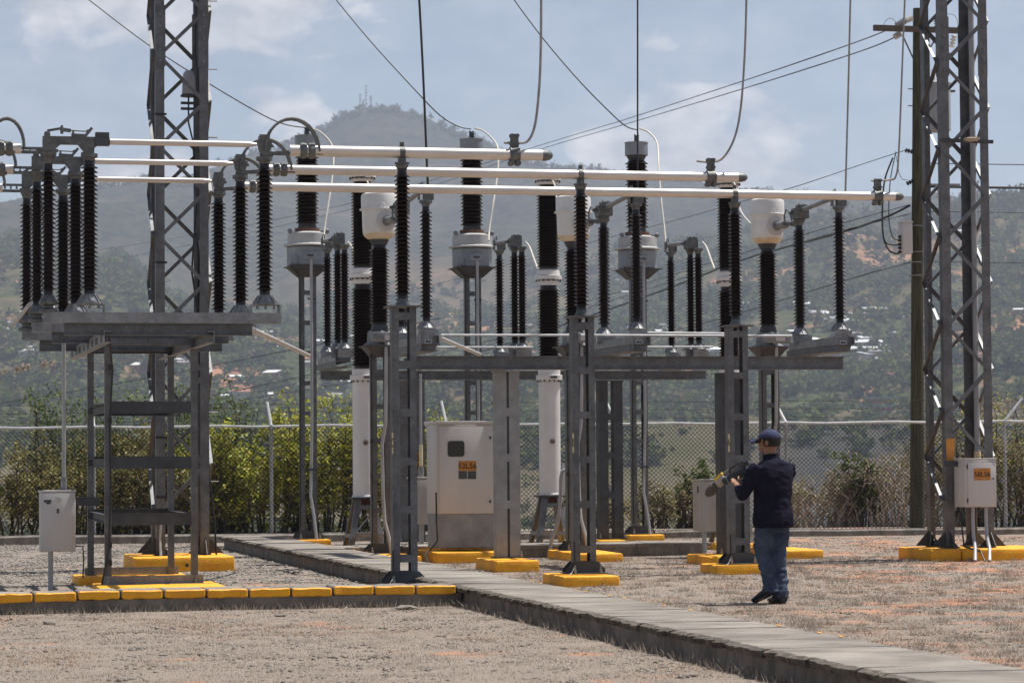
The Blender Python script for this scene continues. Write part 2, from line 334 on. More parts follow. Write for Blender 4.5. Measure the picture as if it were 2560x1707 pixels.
# terrain: distance layers, each a height profile over the azimuth (px = column, y = row seen there)
LAY = [
 (1250, [(0, 1092), (700, 1100), (1280, 1096), (1900, 1080), (2560, 1070)]),
 (1600, [(0, 1040), (400, 1030), (1280, 1040), (2000, 1030), (2560, 960)]),
 (2050, [(0, 830), (200, 800), (500, 870), (900, 900), (1280, 900), (1700, 850), (2100, 800), (2300, 760), (2560, 720)]),
 (2500, [(0, 640), (60, 622), (110, 650), (180, 690), (240, 680), (286, 655), (340, 690), (420, 760), (600, 800), (900, 800), (1280, 790), (1600, 740), (1800, 700), (2000, 650), (2100, 612), (2200, 640), (2330, 625), (2480, 556), (2560, 545)]),
 (2750, [(0, 630), (60, 612), (110, 640), (180, 682), (240, 674), (286, 650), (340, 680), (420, 750), (600, 790), (900, 780), (1280, 770), (1600, 700), (1800, 650), (2000, 610), (2100, 586), (2200, 620), (2330, 600), (2480, 548), (2560, 540)]),
 (3300, [(0, 570), (300, 560), (600, 600), (800, 620), (1100, 600), (1300, 560), (1600, 560), (1900, 545), (2200, 560), (2560, 535)]),
 (3800, [(0, 524), (65, 512), (140, 497), (270, 492), (360, 470), (500, 480), (620, 440), (760, 455), (880, 480), (1100, 470), (1280, 470), (1500, 460), (1700, 480), (1900, 502), (2100, 512), (2300, 520), (2480, 536), (2560, 530)]),
 (4300, [(0, 560), (140, 530), (270, 510), (360, 478), (440, 455), (610, 402), (675, 394), (740, 360), (816, 327), (860, 290), (914, 273), (980, 273), (1045, 286), (1100, 311), (1154, 328), (1200, 346), (1250, 379), (1360, 415), (1437, 420), (1524, 431), (1633, 447), (1740, 458), (1807, 480), (1960, 488), (2070, 497), (2180, 503), (2265, 508), (2480, 545), (2560, 545)])]
LR = np.array([55, 75, 200, 500, 1000] + [q[0] for q in LAY] + [5200.0])
xpx = np.concatenate([np.linspace(-9000, -700, 14, endpoint=False), np.linspace(-700, 3260, 430), np.linspace(3260, 11500, 15)[1:]])
def layer_z(px):
    z = [-0.25, -4, -15, -27, -22]
    for r_, pts in LAY:
        y = np.interp(px, [p[0] for p in pts], [p[1] for p in pts])
        if px < -60: y += (-60 - px) * 0.06
        if px > 2620: y += (px - 2620) * 0.05
        y = min(y, 1130); z.append(1.5 + r_ * (hz(np.clip(px, -500, 3000)) - y) / F_PX)
    z.append(z[-1] - 260); return z
def fbm(x, y, s, o=4):
    t = 0; a = 1
    for k in range(o): t += a * mnoise.noise(Vector((x / s, y / s, 7.3 * k))); s *= 0.5; a *= 0.5
    return t
RT = np.concatenate([np.linspace(55, 75, 5, endpoint=False), np.geomspace(75, 1100, 34, endpoint=False), np.linspace(1100, 5200, 170)])
TZ = []
for px in xpx:
    zz = layer_z(px); az = math.atan((px - 1280) / F_PX); col = np.interp(RT, LR, zz)
    for j, r_ in enumerate(RT):
        if r_ > 80:
            x, y = r_ * math.sin(az), r_ * math.cos(az)
            amp = min(1, (r_ - 80) / 1100)
            g = 1 - abs(fbm(x + 90, y, 620)) * 1.7
            edge = 1.0 - 0.72 * math.exp(-((r_ - 4300) / 260) ** 2) - 0.5 * math.exp(-((r_ - 2700) / 150) ** 2)
            col[j] += amp * edge * (26 * fbm(x, y, 520, 5) + 26 * (g - 0.55)) * (0.25 if r_ < 1500 else 1.0) + 3.5 * amp * fbm(x, y, 60, 3)
    TZ.append(col)
TZ = np.array(TZ)
def terr(px, r_):
    i = np.interp(px, xpx, np.arange(len(xpx))); j = np.interp(r_, RT, np.arange(len(RT)))
    i0, j0 = min(int(i), len(xpx) - 2), min(int(j), len(RT) - 2); u, v = i - i0, j - j0
    z = TZ[i0, j0] * (1 - u) * (1 - v) + TZ[i0 + 1, j0] * u * (1 - v) + TZ[i0, j0 + 1] * (1 - u) * v + TZ[i0 + 1, j0 + 1] * u * v
    az = math.atan((px - 1280) / F_PX); return Vector((r_ * math.sin(az), r_ * math.cos(az), float(z)))
def row_of(p): return hz(1280 + F_PX * p.x / p.y) - F_PX * (p.z - 1.5) / p.y
hv = []; hf = []; nR = len(RT)
for i, px in enumerate(xpx):
    az = math.atan((px - 1280) / F_PX) if abs(px - 1280) < 9000 else math.copysign(1.2, px - 1280)
    for j, r_ in enumerate(RT): hv.append((r_ * math.sin(az), r_ * math.cos(az), TZ[i, j]))
for i in range(len(xpx) - 1):
    for j in range(nR - 1): hf.append((i * nR + j, (i + 1) * nR + j, (i + 1) * nR + j + 1, i * nR + j + 1))
def hillmat():
    m = bpy.data.materials.new('wooded_hillside'); m.use_nodes = True; n, l = nt(m); p = n['Principled BSDF']; p.inputs['Roughness'].default_value = 1.0; p.inputs['Specular IOR Level'].default_value = 0
    t = n.new('ShaderNodeTexCoord')
    def no(sc, det=6, ro=0.6):
        x = n.new('ShaderNodeTexNoise'); x.inputs['Scale'].default_value = sc; x.inputs['Detail'].default_value = det; x.inputs['Roughness'].default_value = ro
        l.new(t.outputs['Object'], x.inputs['Vector']); return x.outputs['Fac']
    def rp(f, a, b, ca, cb):
        r = n.new('ShaderNodeValToRGB'); r.color_ramp.elements[0].position = a; r.color_ramp.elements[1].position = b
        r.color_ramp.elements[0].color = (*ca, 1); r.color_ramp.elements[1].color = (*cb, 1); l.new(f, r.inputs[0]); return r.outputs[0]
    def mix(f, a, b):
        x = n.new('ShaderNodeMix'); x.data_type = 'RGBA'; l.new(f, x.inputs[0]); l.new(a, x.inputs[6]); l.new(b, x.inputs[7]); return x.outputs[2]
    green = rp(no(0.10, 8, 0.78), 0.40, 0.58, (0.010, 0.018, 0.008), (0.068, 0.078, 0.030))  # random woodland greens, dark end deepened to put gully shading into the colour
    brown = rp(no(0.03, 8, 0.65), 0.35, 0.65, (0.075, 0.06, 0.036), (0.22, 0.145, 0.09))
    cur = mix(rp(no(0.0042, 9, 0.68), 0.47, 0.66, (0, 0, 0), (1, 1, 1)), green, brown)
    red = rp(no(0.04, 5), 0.3, 0.7, (0.27, 0.14, 0.085), (0.36, 0.20, 0.125))
    cur = mix(rp(no(0.0075, 8, 0.66), 0.575, 0.64, (0, 0, 0), (0.85, 0.85, 0.85)), cur, red)
    # the valley floor close behind the fence is dry and partly charred
    vl = n.new('ShaderNodeVectorMath'); vl.operation = 'LENGTH'; l.new(t.outputs['Object'], vl.inputs[0])
    mr = n.new('ShaderNodeMapRange'); mr.inputs['From Min'].default_value = 1150; mr.inputs['From Max'].default_value = 1450; mr.inputs['To Min'].default_value = 1; mr.inputs['To Max'].default_value = 0; l.new(vl.outputs['Value'], mr.inputs['Value'])
    dry = rp(no(0.012, 7, .7), 0.40, 0.60, (0.125, 0.10, 0.068), (0.075, 0.072, 0.034))
    ch = n.new('ShaderNodeMapRange'); sx_ = n.new('ShaderNodeSeparateXYZ'); l.new(t.outputs['Object'], sx_.inputs[0]); dv = n.new('ShaderNodeMath'); dv.operation = 'DIVIDE'; l.new(sx_.outputs['X'], dv.inputs[0]); l.new(sx_.outputs['Y'], dv.inputs[1])
    ch.inputs['From Min'].default_value = 0.07; ch.inputs['From Max'].default_value = 0.11; l.new(dv.outputs[0], ch.inputs['Value'])
    dry = mix(ch.outputs[0], dry, rp(no(0.03, 6, .6), 0.3, 0.7, (0.040, 0.040, 0.038), (0.065, 0.062, 0.055))); cur = mix(mr.outputs[0], cur, dry)
    def blob(u0, v0, su, sv, rot):        # bare red cuttings, placed by direction and height on the slope
        a1_ = n.new('ShaderNodeMath'); a1_.operation = 'SUBTRACT'; l.new(dv.outputs[0], a1_.inputs[0]); a1_.inputs[1].default_value = u0
        zy = n.new('ShaderNodeMath'); zy.operation = 'DIVIDE'; l.new(sx_.outputs['Z'], zy.inputs[0]); l.new(sx_.outputs['Y'], zy.inputs[1])
        b1_ = n.new('ShaderNodeMath'); b1_.operation = 'SUBTRACT'; l.new(zy.outputs[0], b1_.inputs[0]); b1_.inputs[1].default_value = v0
        c_ = n.new('ShaderNodeCombineXYZ'); l.new(a1_.outputs[0], c_.inputs[0]); l.new(b1_.outputs[0], c_.inputs[1])
        r_ = n.new('ShaderNodeVectorRotate'); r_.rotation_type = 'Z_AXIS'; r_.inputs['Angle'].default_value = rot; l.new(c_.outputs[0], r_.inputs['Vector'])
        s_ = n.new('ShaderNodeVectorMath'); s_.operation = 'MULTIPLY'; s_.inputs[1].default_value = (1 / su, 1 / sv, 0); l.new(r_.outputs[0], s_.inputs[0])
        L_ = n.new('ShaderNodeVectorMath'); L_.operation = 'LENGTH'; l.new(s_.outputs[0], L_.inputs[0])
        ad_ = n.new('ShaderNodeMath'); ad_.operation = 'ADD'; l.new(L_.outputs['Value'], ad_.inputs[0]); l.new(no(0.03, 6, .7), ad_.inputs[1])
        m_ = n.new('ShaderNodeMapRange'); m_.inputs['From Min'].default_value = 1.55; m_.inputs['From Max'].default_value = 1.25; l.new(ad_.outputs[0], m_.inputs['Value']); return m_.outputs[0]
    for px_, py_, su_, sv_, ro_ in ((2160, 900, 85, 16, -.62), (2165, 985, 30, 8, -.9), (2470, 850, 130, 60, -.35), (590, 930, 110, 32, .1), (1880, 690, 120, 16, -.15)):
        cur = mix(blob((px_ - 1280) / F_PX, (1143 - py_) / F_PX, su_ / F_PX, sv_ / F_PX, ro_), cur, red)
    fr = n.new('ShaderNodeMapRange'); fr.inputs['From Min'].default_value = 2650; fr.inputs['From Max'].default_value = 3150; l.new(vl.outputs['Value'], fr.inputs['Value'])
    cur = mix(fr.outputs[0], cur, mix(rp(no(0.0034, 9, 0.7), 0.52, 0.66, (0, 0, 0), (.55, .55, .55)), rp(no(0.075, 8, 0.75), 0.40, 0.62, (0.012, 0.016, 0.014), (0.060, 0.060, 0.040)), rp(no(0.02, 7, .7), .35, .65, (0.075, 0.055, 0.045), (0.17, 0.115, 0.085))))
    l.new(cur, p.inputs['Base Color']); return m
M['hill'] = hillmat()
me = bpy.data.meshes.new('hills'); me.from_pydata(hv, [], hf); me.materials.append(M['hill'])
for p_ in me.polygons: p_.use_smooth = True
tag(link('hills', me), kind='structure')
# the plain behind the camera, so the ground is one surface all round
bp = bpy.data.meshes.new('plain'); ang = [R(d) for d in range(70, 291, 10)]
pv = [(r_ * math.sin(t), r_ * math.cos(t), z) for r_, z in ((60, -0.9), (3000, -60)) for t in ang]
bp.from_pydata(pv, [], [(k, k + len(ang), k + len(ang) + 1, k + 1) for k in range(len(ang) - 1)]); bp.materials.append(M['ground'])
tag(link('plain', bp), kind='structure')

# the far woodland: thousands of crowns nobody could count
def ico(sub=1):
    bm = bmesh.new(); bmesh.ops.create_icosphere(bm, subdivisions=sub, radius=1); v = np.array([q.co[:] for q in bm.verts]); f = np.array([[q.index for q in x.verts] for x in bm.faces]); bm.free(); return v, f
rng = np.random.default_rng(11)
def crownset(n_var, nq=52):
    # a crown is a loose cloud of leaf-clump faces inside a lumpy ellipsoid
    res = []
    for k in range(n_var):
        lobes = rng.normal(0, 0.42, (6, 3)); lobes[:, 2] = np.abs(lobes[:, 2]) * .7; vs = []
        for q in range(nq):
            c = lobes[rng.integers(6)] + rng.normal(0, 0.27, 3); n_ = rng.normal(0, 1, 3); n_[2] = abs(n_[2]) + .3; n_ /= np.linalg.norm(n_)
            t_ = np.cross(n_, rng.normal(0, 1, 3)); t_ /= np.linalg.norm(t_); u_ = np.cross(n_, t_); r = rng.uniform(.16, .34)
            vs += [c + t_ * r, c + u_ * r * .9, c - t_ * r * .9, c - u_ * r]
        res.append(np.array(vs))
    return res
CR = crownset(12)
IF = np.array([[4 * q + i for i in t_] for q in range(52) for t_ in ((0, 1, 2), (0, 2, 3))])
def woods(name, pts, matname):
    vs = []; fs = []; o = 0
    for (p, r_, hgt) in pts:
        v = CR[rng.integers(12)]; a = rng.random() * 6.28; c, s_ = math.cos(a), math.sin(a)
        q = np.stack([(v[:, 0] * c - v[:, 1] * s_) * r_, (v[:, 0] * s_ + v[:, 1] * c) * r_, v[:, 2] * hgt], 1) + np.array([p[0], p[1], p[2] + hgt * 0.55])
        vs.append(q); fs.append(IF + o); o += len(v)
    v = np.concatenate(vs); f = np.concatenate(fs); me = bpy.data.meshes.new(name)
    me.vertices.add(len(v)); me.vertices.foreach_set('co', v.ravel()); me.loops.add(f.size); me.loops.foreach_set('vertex_index', f.ravel().astype(np.int32))
    me.polygons.add(len(f)); me.polygons.foreach_set('loop_start', np.arange(0, f.size, 3, dtype=np.int32)); me.update(calc_edges=True); me.materials.append(M[matname])
    at_ = me.attributes.new('tint', 'FLOAT', 'FACE'); at_.data.foreach_set('value', np.repeat(rng.random(len(pts)), len(IF)).astype(np.float32))
    return link(name, me)
M['crown'] = leafmat('woodland_crown', [(0.028, 0.048, 0.014), (0.055, 0.078, 0.022), (0.115, 0.125, 0.035), (0.065, 0.085, 0.03), (0.14, 0.115, 0.06)], 0.2, 1.0)
n, l = nt(M['crown']); an = n.new('ShaderNodeAttribute'); an.attribute_name = 'tint'
r_ = [q for q in n if q.type == 'VALTORGB'][0]; l.new(an.outputs['Fac'], r_.inputs[0])
pts = []
while len(pts) < 8200:
    px = rng.uniform(-260, 2820); r_ = 1150 + 1750 * rng.random() ** 1.25
    dens = mnoise.noise(Vector((px * 0.006, r_ * 0.006, 2)))
    if dens < -0.30 + 0.3 * rng.random() - 0.15: continue
    if r_ < 1500 and px > 1400 and rng.random() < .75: continue
    p = terr(px, r_); s_ = rng.uniform(2.6, 6.5); pts.append((p, s_ * 1.15, s_ * rng.uniform(0.75, 1.2)))
for k in range(900):        # ragged treeline along the skyline
    px = rng.uniform(-200, 2760); r_ = rng.uniform(4230, 4330) if (550 < px < 2300) else rng.uniform(3760, 3840); s_ = rng.uniform(3, 6.5); pts.append((terr(px, r_), s_, s_ * rng.uniform(.8, 1.5)))
for k in range(220):
    px = rng.uniform(2280, 2800); s_ = rng.uniform(5, 11); pts.append((terr(px, rng.uniform(2550, 2760)), s_ * .7, s_ * rng.uniform(.9, 1.5)))
for k in range(900):        # scrub and small trees down in the valley behind the fence
    px = rng.uniform(-200, 1500) if k % 6 else rng.uniform(1500, 2760); r_ = rng.uniform(420, 1150); s_ = rng.uniform(1.3, 4.0); pts.append((terr(px, r_), s_, s_ * rng.uniform(.7, 1.1)))
tag(woods('distant_woodland', pts, 'crown'), 'scattered green and olive tree crowns covering the hazy hillsides', 'woodland', kind='stuff')

# haze: one box of thin air round everything
hb = MB().box(-2600, 2600, -300, 5600, -75, 760); me = hb.mesh('haze', 'black'); me.materials.clear()
hm = bpy.data.materials.new('haze_air'); hm.use_nodes = True; n, l = nt(hm); n.remove(n['Principled BSDF'])
pv_ = n.new('ShaderNodeVolumePrincipled'); pv_.inputs['Color'].default_value = (0.74, 0.82, 1.0, 1); pv_.inputs['Density'].default_value = 0.000122; pv_.inputs['Anisotropy'].default_value = 0.3
l.new(pv_.outputs[0], n['Material Output'].inputs['Volume']); me.materials.append(hm)
ho = link('haze', me); tag(ho, kind='stuff')
# ------------------------------------------------------------------ shared shapes
def stack_prof(z0, z1, rc, rs, n, r_end=None, droop=0.35, alt=1.0):
    """profile of a shedded porcelain stack from z0 up to z1"""
    L = z1 - z0; e = L * 0.035; p = [(r_end or rc * 1.08, 0), (r_end or rc * 1.08, e)]; pit = (L - 2.2 * e) / n
    for k in range(n):
        z = e + pit * (k + 0.15); r = rs if k % 2 == 0 else rs * alt
        p += [(rc, z), (rc * 1.15, z + pit * 0.12), (r, z + pit * 0.02), (r, z + pit * 0.12), (rc * 1.15, z + pit * 0.52)]
    p += [(rc, L - e), (rc, L)]; return [(r, z0 + z) for r, z in p]
_stk = {}
def stack_mesh(L, rc, rs, n, alt=1.0, seg=18):
    k = (round(L, 3), rc, rs, n, alt)
    if k not in _stk: _stk[k] = MB().lathe(stack_prof(0, L, rc, rs, n, alt=alt), n=seg).mesh('insulator', 'porcelain')
    return _stk[k]
def insulator(parent, p, L, rc, rs, n, alt=1.0):
    b = parent['_base']; o = link('insulator', stack_mesh(L, rc, rs, n, alt)); o.parent = parent; o.location = (p[0] - b[0], p[1] - b[1], p[2] - b[2]); o['_base'] = list(p); return o
def bolt(mb, x, y, z, r=0.016, h=0.05, ax=(0, 0, 1), mi=0):
    mb.lathe([(r, 0), (r, h * .5), (r * .55, h * .5), (r * .55, h)], (x, y, z), 6, mi, ax, flat=True)
def footing(a0, a1, b0, b1, h, label, group='yellow painted footings'):
    m = MB().box(a0, a1, b0, b1, -0.05, h, bev=0.025)
    bmv = []
    for i, v in enumerate(m.v):
        j = 0.010 * mnoise.noise(Vector((v[0] * 9, v[1] * 9, v[2] * 9))); bmv.append((v[0] + j, v[1] - j, v[2] + 0.7 * j))
    m.v = bmv
    return solo('footing', m, 'yellow', label, 'footing', ((a0 + a1) / 2, (b0 + b1) / 2, 0), group)

def footing_px(x0, x1, b0, b1, h, label):
    y = 1400; return footing(on(x0, y, b0)[0], on(x1, y, b0)[0], b0, b1, h, label)
# ------------------------------------------------------------------ cable trench with loose cover slabs (runs away from the camera)
TA0, TA1, TH_ = 5.90, 6.80, 0.205
t = thing('cable_trench', 'long concrete cable trench with worn loose cover slabs running away from the foreground', 'cable trench', (TA0, 15, 0))
def roughwall(x0, x1, y0, y1, z0, z1, step=0.35):
    m = MB(); n = max(2, int(math.hypot(x1 - x0, y1 - y0) / step)); 
    return m
part('trench_wall', MB().box(TA0 + .05, TA0 + .17, 12, 46.2, -.1, TH_ - .055), 'conc', t)
part('trench_wall', MB().box(TA1 - .17, TA1 - .03, 12, 46.2, -.1, TH_ - .055), 'conc', t)
rng2 = random.Random(5)
slabs = []
for k in range(9):
    m = MB(); w = 0.4345; rows = []; N = 9
    x0e = [TA0 - 0.03 + rng2.uniform(-.05, .04) * math.sin(math.pi * i_ / (N - 1)) + rng2.uniform(-.008, .008) for i_ in range(N)]; x1e = [TA1 + rng2.uniform(-.012, .02) for _ in range(N)]
    top = []; lo = []
    for i in range(N):
        y = w * i / (N - 1)
        d = rng2.uniform(.0, .035)
        top.append([(x0e[i], y, -0.012 - rng2.random() * .014), (x0e[i] + .05, y, rng2.uniform(-.003, .002)), (TA0 + .4, y, 0), (x1e[i], y, -.004)])
        lo.append([(x0e[i] + d, y, -.062), (x1e[i], y, -.062)])
    vs = [p for r_ in top for p in r_] + [p for r_ in lo for p in r_]; T = 4 * N
    fs = []; ms = []
    for i in range(N - 1):
        for j in range(3): fs.append((4 * i + j, 4 * i + j + 1, 4 * i + 5 + j, 4 * i + 4 + j)); ms.append(0 if j else 1)
        fs.append((4 * i, 4 * i + 4, T + 2 * i + 2, T + 2 * i)); ms.append(1)
        fs.append((4 * i + 7, 4 * i + 3, T + 2 * i + 1, T + 2 * i + 3)); ms.append(2)
        fs.append((T + 2 * i + 1, T + 2 * i, T + 2 * i + 2, T + 2 * i + 3)); ms.append(1)
    fs.append((0, T, T + 1, 3, 2, 1)); ms.append(1); e = 4 * (N - 1); fs.append((e, e + 1, e + 2, e + 3, T + 2 * N - 1, T + 2 * N - 2)); ms.append(1)
    for f, q in zip(fs, ms): m.add([vs[i] for i in f], [tuple(range(len(f)))], q)
    if k % 3 == 0:
        ya = rng2.uniform(.02, .2); m.add([(TA1 - .035, ya, .0035), (TA1 - .004, ya - .01, .003), (TA1 + .0, ya + .13, .0025), (TA1 - .02, ya + .10, .0035)], [(0, 1, 2, 3)], 2)
    me = m.mesh('slab', ['slab', 'slab_edge', 'yellow'], (TA0, 0, 0)); slabs.append(me)
y = 12.2; k = 0
while y < 46.0:
    o = link('slab', slabs[rng2.randrange(9)]); o.parent = t; o.location = (rng2.uniform(-.012, .012), y - 15, TH_ + rng2.uniform(-.002, .002)); o.rotation_euler = (rng2.uniform(-.003, .003), rng2.uniform(-.003, .003), rng2.uniform(-.006, .006))
    y += 0.437

# second trench across the front, its covers painted yellow on the face
b0 = 27.15
t = thing('cable_trench', 'low cross trench in front whose cover slabs have yellow painted faces', 'cable trench', (1.0, b0, 0))
part('trench_wall', MB().box(-3.0, TA0 + .02, b0 + .03, b0 + .15, -.1, .125), 'conc', t)
part('trench_wall', MB().box(-3.0, TA0 + .02, b0 + .42, b0 + .52, -.1, .125), 'conc', t)
x = TA0 - .40 + .38; xs = 5.87; n_ = 0
while xs > -2.6:
    w = 0.425; m = MB(); bm = bmesh.new(); bmesh.ops.create_cube(bm, size=1)
    for v in bm.verts: v.co = Vector((xs - w / 2 + v.co.x * (w - .022), b0 + .25 + v.co.y * .52, .165 + v.co.z * .085))
    bmesh.ops.bevel(bm, geom=bm.edges[:], offset=.013, segments=1, affect='EDGES'); bmesh.ops.subdivide_edges(bm, edges=[e for e in bm.edges if abs(e.verts[0].co.x - e.verts[1].co.x) > .2], cuts=5)
    bm.normal_update()
    for v in bm.verts: v.co += Vector((0, 0.012 * mnoise.noise(v.co * 14 + Vector((n_, 0, 0))), 0.010 * mnoise.noise(v.co * 11 + Vector((n_ * 3, 2, 5)))))
    for f in bm.faces: m.add([v.co[:] for v in f.verts], [tuple(range(len(f.verts)))], 0 if f.normal.y < -0.35 or (abs(f.normal.x) > .5 and n_ < 0) else 1)
    bm.free(); dz = rng2.uniform(-.008, .008); o = part('cover_slab', m, ['yellow', 'slab'], t); o.location.z += dz
    xs -= w; n_ += 1

# third trench across, behind the circuit breaker cabinet
t = thing('cable_trench', 'rear cross trench with dark slabs and bright top behind the columns', 'cable trench', (6.9, 39.7, 0))
part('trench_wall', MB().box(6.85, 12.4, 39.5, 39.62, -.1, .14), 'conc', t); part('trench_wall', MB().box(6.85, 12.4, 40.2, 40.3, -.1, .14), 'conc', t)
xs = 12.5
while xs > 6.95:
    part('cover_slab', MB().box(xs - .59, xs - .008, 39.44 + rng2.uniform(0, .03), 40.34, .14, .20 + rng2.uniform(-.006, .006), bev=.008), 'slab', t); xs -= .6

# kerb along the foot of the fence
k0 = at(-150, 1364); k1 = at(2720, 1333)
kd = Vector((k1[0] - k0[0], k1[1] - k0[1], 0)); kn = kd.length; kd.normalize(); kp = Vector((-kd.y, kd.x, 0))
m = MB(); N = 90; rows = []
for i in range(N + 1):
    c = Vector(k0) + kd * (kn * i / N); h = 0.165 - .05 * i / N + .02 * mnoise.noise(Vector((i * .35, 1, 0))); w = .012 * mnoise.noise(Vector((i * .9, 4, 0)))
    rows.append([c + kp * w + Vector((0, 0, -.05)), c + kp * (w + .01) + Vector((0, 0, h - .03)), c + kp * .04 + Vector((0, 0, h)), c + kp * .22 + Vector((0, 0, h + .01)), c + kp * .24 + Vector((0, 0, -.05))])
m.add([p for r_ in rows for p in r_], [(i * 5 + j, (i + 1) * 5 + j, (i + 1) * 5 + j + 1, i * 5 + j + 1) for i in range(N) for j in range(4)])
solo('kerb', m, 'conc', 'low weathered concrete kerb along the foot of the chain link fence', 'kerb', k0)

# ------------------------------------------------------------------ chain link fence
def fpt(s, off=.34): return Vector(k0) + kd * s + kp * off
def f_at(px):     # distance along the fence line for an image column
    best = min(range(0, 4000), key=lambda i: abs(proj_px(fpt(kn * i / 4000)) - px)); return kn * best / 4000
def proj_px(p):
    w = VA * p[0] + VB * p[1] + np.array([0, 0, p[2]]) - CC; return W_PX / 2 + F_PX * float(w @ _r) / float(w @ _f)
fb = fpt(0); RAILZ = 2.1
t = thing('chain_link_fence', 'tall galvanised chain link fence with barbed wire arms round the yard', 'fence', tuple(fb))
part('top_rail', MB().path([fpt(kn * i / 30) + Vector((0, 0, RAILZ + .012 * math.sin(i * 2.1))) for i in range(31)], .024, 8), 'fence', t)
for i, px in enumerate((-190, 235, 679, 1118, 1545, 1968, 2515)):
    p = fpt(f_at(px)); m = MB(); part('post', m.tube(p, p + Vector((0, 0, RAILZ + .02)), .034, 10), 'fence', t)
    lean = (-.03, .30) if px < 1500 else (-.14, .28)
    if px > 2400: lean = (.42, .1)
    part('barbed_wire_arm', MB().tube(p + Vector((0, 0, RAILZ)), p + Vector((lean[0], lean[1], RAILZ + .44)), .03, 8), 'white' if px > 1900 and px < 2000 else 'fence', t)
for j, (f_, z) in enumerate(((.25, .11), (.6, .27), (.95, .42))):
    m = MB(); m.path([fpt(kn * i / 24) + Vector((-.06 * f_, .3 * f_, RAILZ + z - .012 * (i % 3))) for i in range(25)], .004, 3)
    for q in range(int(kn / .16)):
        c = fpt(q * .16) + Vector((-.06 * f_, .3 * f_, RAILZ + z)); m.bar(c + Vector((-.012, 0, -.014)), c + Vector((.012, 0, .014)), .004, .004)
    tag(part('barbed_wire', m, 'mesh', t), kind='stuff')
m = MB(); pit = .082; H2 = RAILZ - .03; z0_ = .05
for d_ in (1, -1):
    for q in range(int(-H2 / pit) - 1, int(kn / pit) + int(H2 / pit) + 2):
        s0 = q * pit; s1 = s0 + d_ * (H2 - z0_); za, zb = z0_, H2
        if min(s0, s1) < 0 or max(s0, s1) > kn: continue
        a_, c_ = fpt(s0, .31 + d_ * .003) + Vector((0, 0, za)), fpt(s1, .31 + d_ * .003) + Vector((0, 0, zb))
        u_ = (c_ - a_).normalized(); n1 = kp * .0042; n2 = u_.cross(kp).normalized() * .0042
        v = [a_ + n1, a_ - n1 + n2, a_ - n1 - n2, c_ + n1, c_ - n1 + n2, c_ - n1 - n2]; m.add(v, [(0, 1, 4, 3), (1, 2, 5, 4), (2, 0, 3, 5)])
tag(part('wire_mesh', m, 'mesh', t), kind='stuff')

# ------------------------------------------------------------------ battened support columns
def column_parts(t, a, b, z0, z1, wa, wb, leg, bat, mats='galv', bh=.085, plate=True, foot=True):
    """two upright channels, open sides facing each other, tied by battens front and back"""
    d = min(wb, .15)
    for sa in (-1, 1):
        m = MB(); x = a + sa * wa / 2; lo, hi = sorted((x, x - sa * .008)); m.box(lo, hi, b - d / 2, b + d / 2, z0, z1)
        lo, hi = sorted((x - sa * .009, x - sa * leg))
        for sb in (-1, 1): m.box(lo, hi, b + sb * (d / 2 - .004) - .004, b + sb * (d / 2 - .004) + .004, z0, z1)
        part('leg', m, mats, t)
    for zb in bat:
        for sb in (-1, 1): part('batten', MB().box(a - wa / 2 + .01, a + wa / 2 - .01, b + sb * (d / 2 + .006) - .004, b + sb * (d / 2 + .006) + .004, zb - bh / 2, zb + bh / 2), mats, t)
    wb = d
    if foot:
        f = wa * .88; m = MB(); m.box(a - f, a + f, b - f * .9, b + f * .9, z0, z0 + .016)
        for sb in (-1, 1):
            y = b + sb * (wb / 2 + .022); h = .15
            m.add([(a - f, y - .005, z0 + .017), (a + f, y - .005, z0 + .017), (a + f, y - .005, z0 + .06), (a + wa * .55, y - .005, z0 + h), (a - wa * .55, y - .005, z0 + h), (a - f, y - .005, z0 + .06),
                   (a - f, y + .005, z0 + .017), (a + f, y + .005, z0 + .017), (a + f, y + .005, z0 + .06), (a + wa * .55, y + .005, z0 + h), (a - wa * .55, y + .005, z0 + h), (a - f, y + .005, z0 + .06)],
                  [(0, 1, 2, 3, 4, 5), (11, 10, 9, 8, 7, 6)] + [(i, i + 6, (i + 1) % 6 + 6, (i + 1) % 6) for i in range(6)])
        part('base_plate', m, 'galv_dark', t)
        for sa in (-1, 1):
            for sb in (-1, 1): m = MB(); bolt(m, a + sa * f * .66, b + sb * f * .8 , z0 + .016, .02, .09); part('anchor_bolt', m, 'galv_light', t)

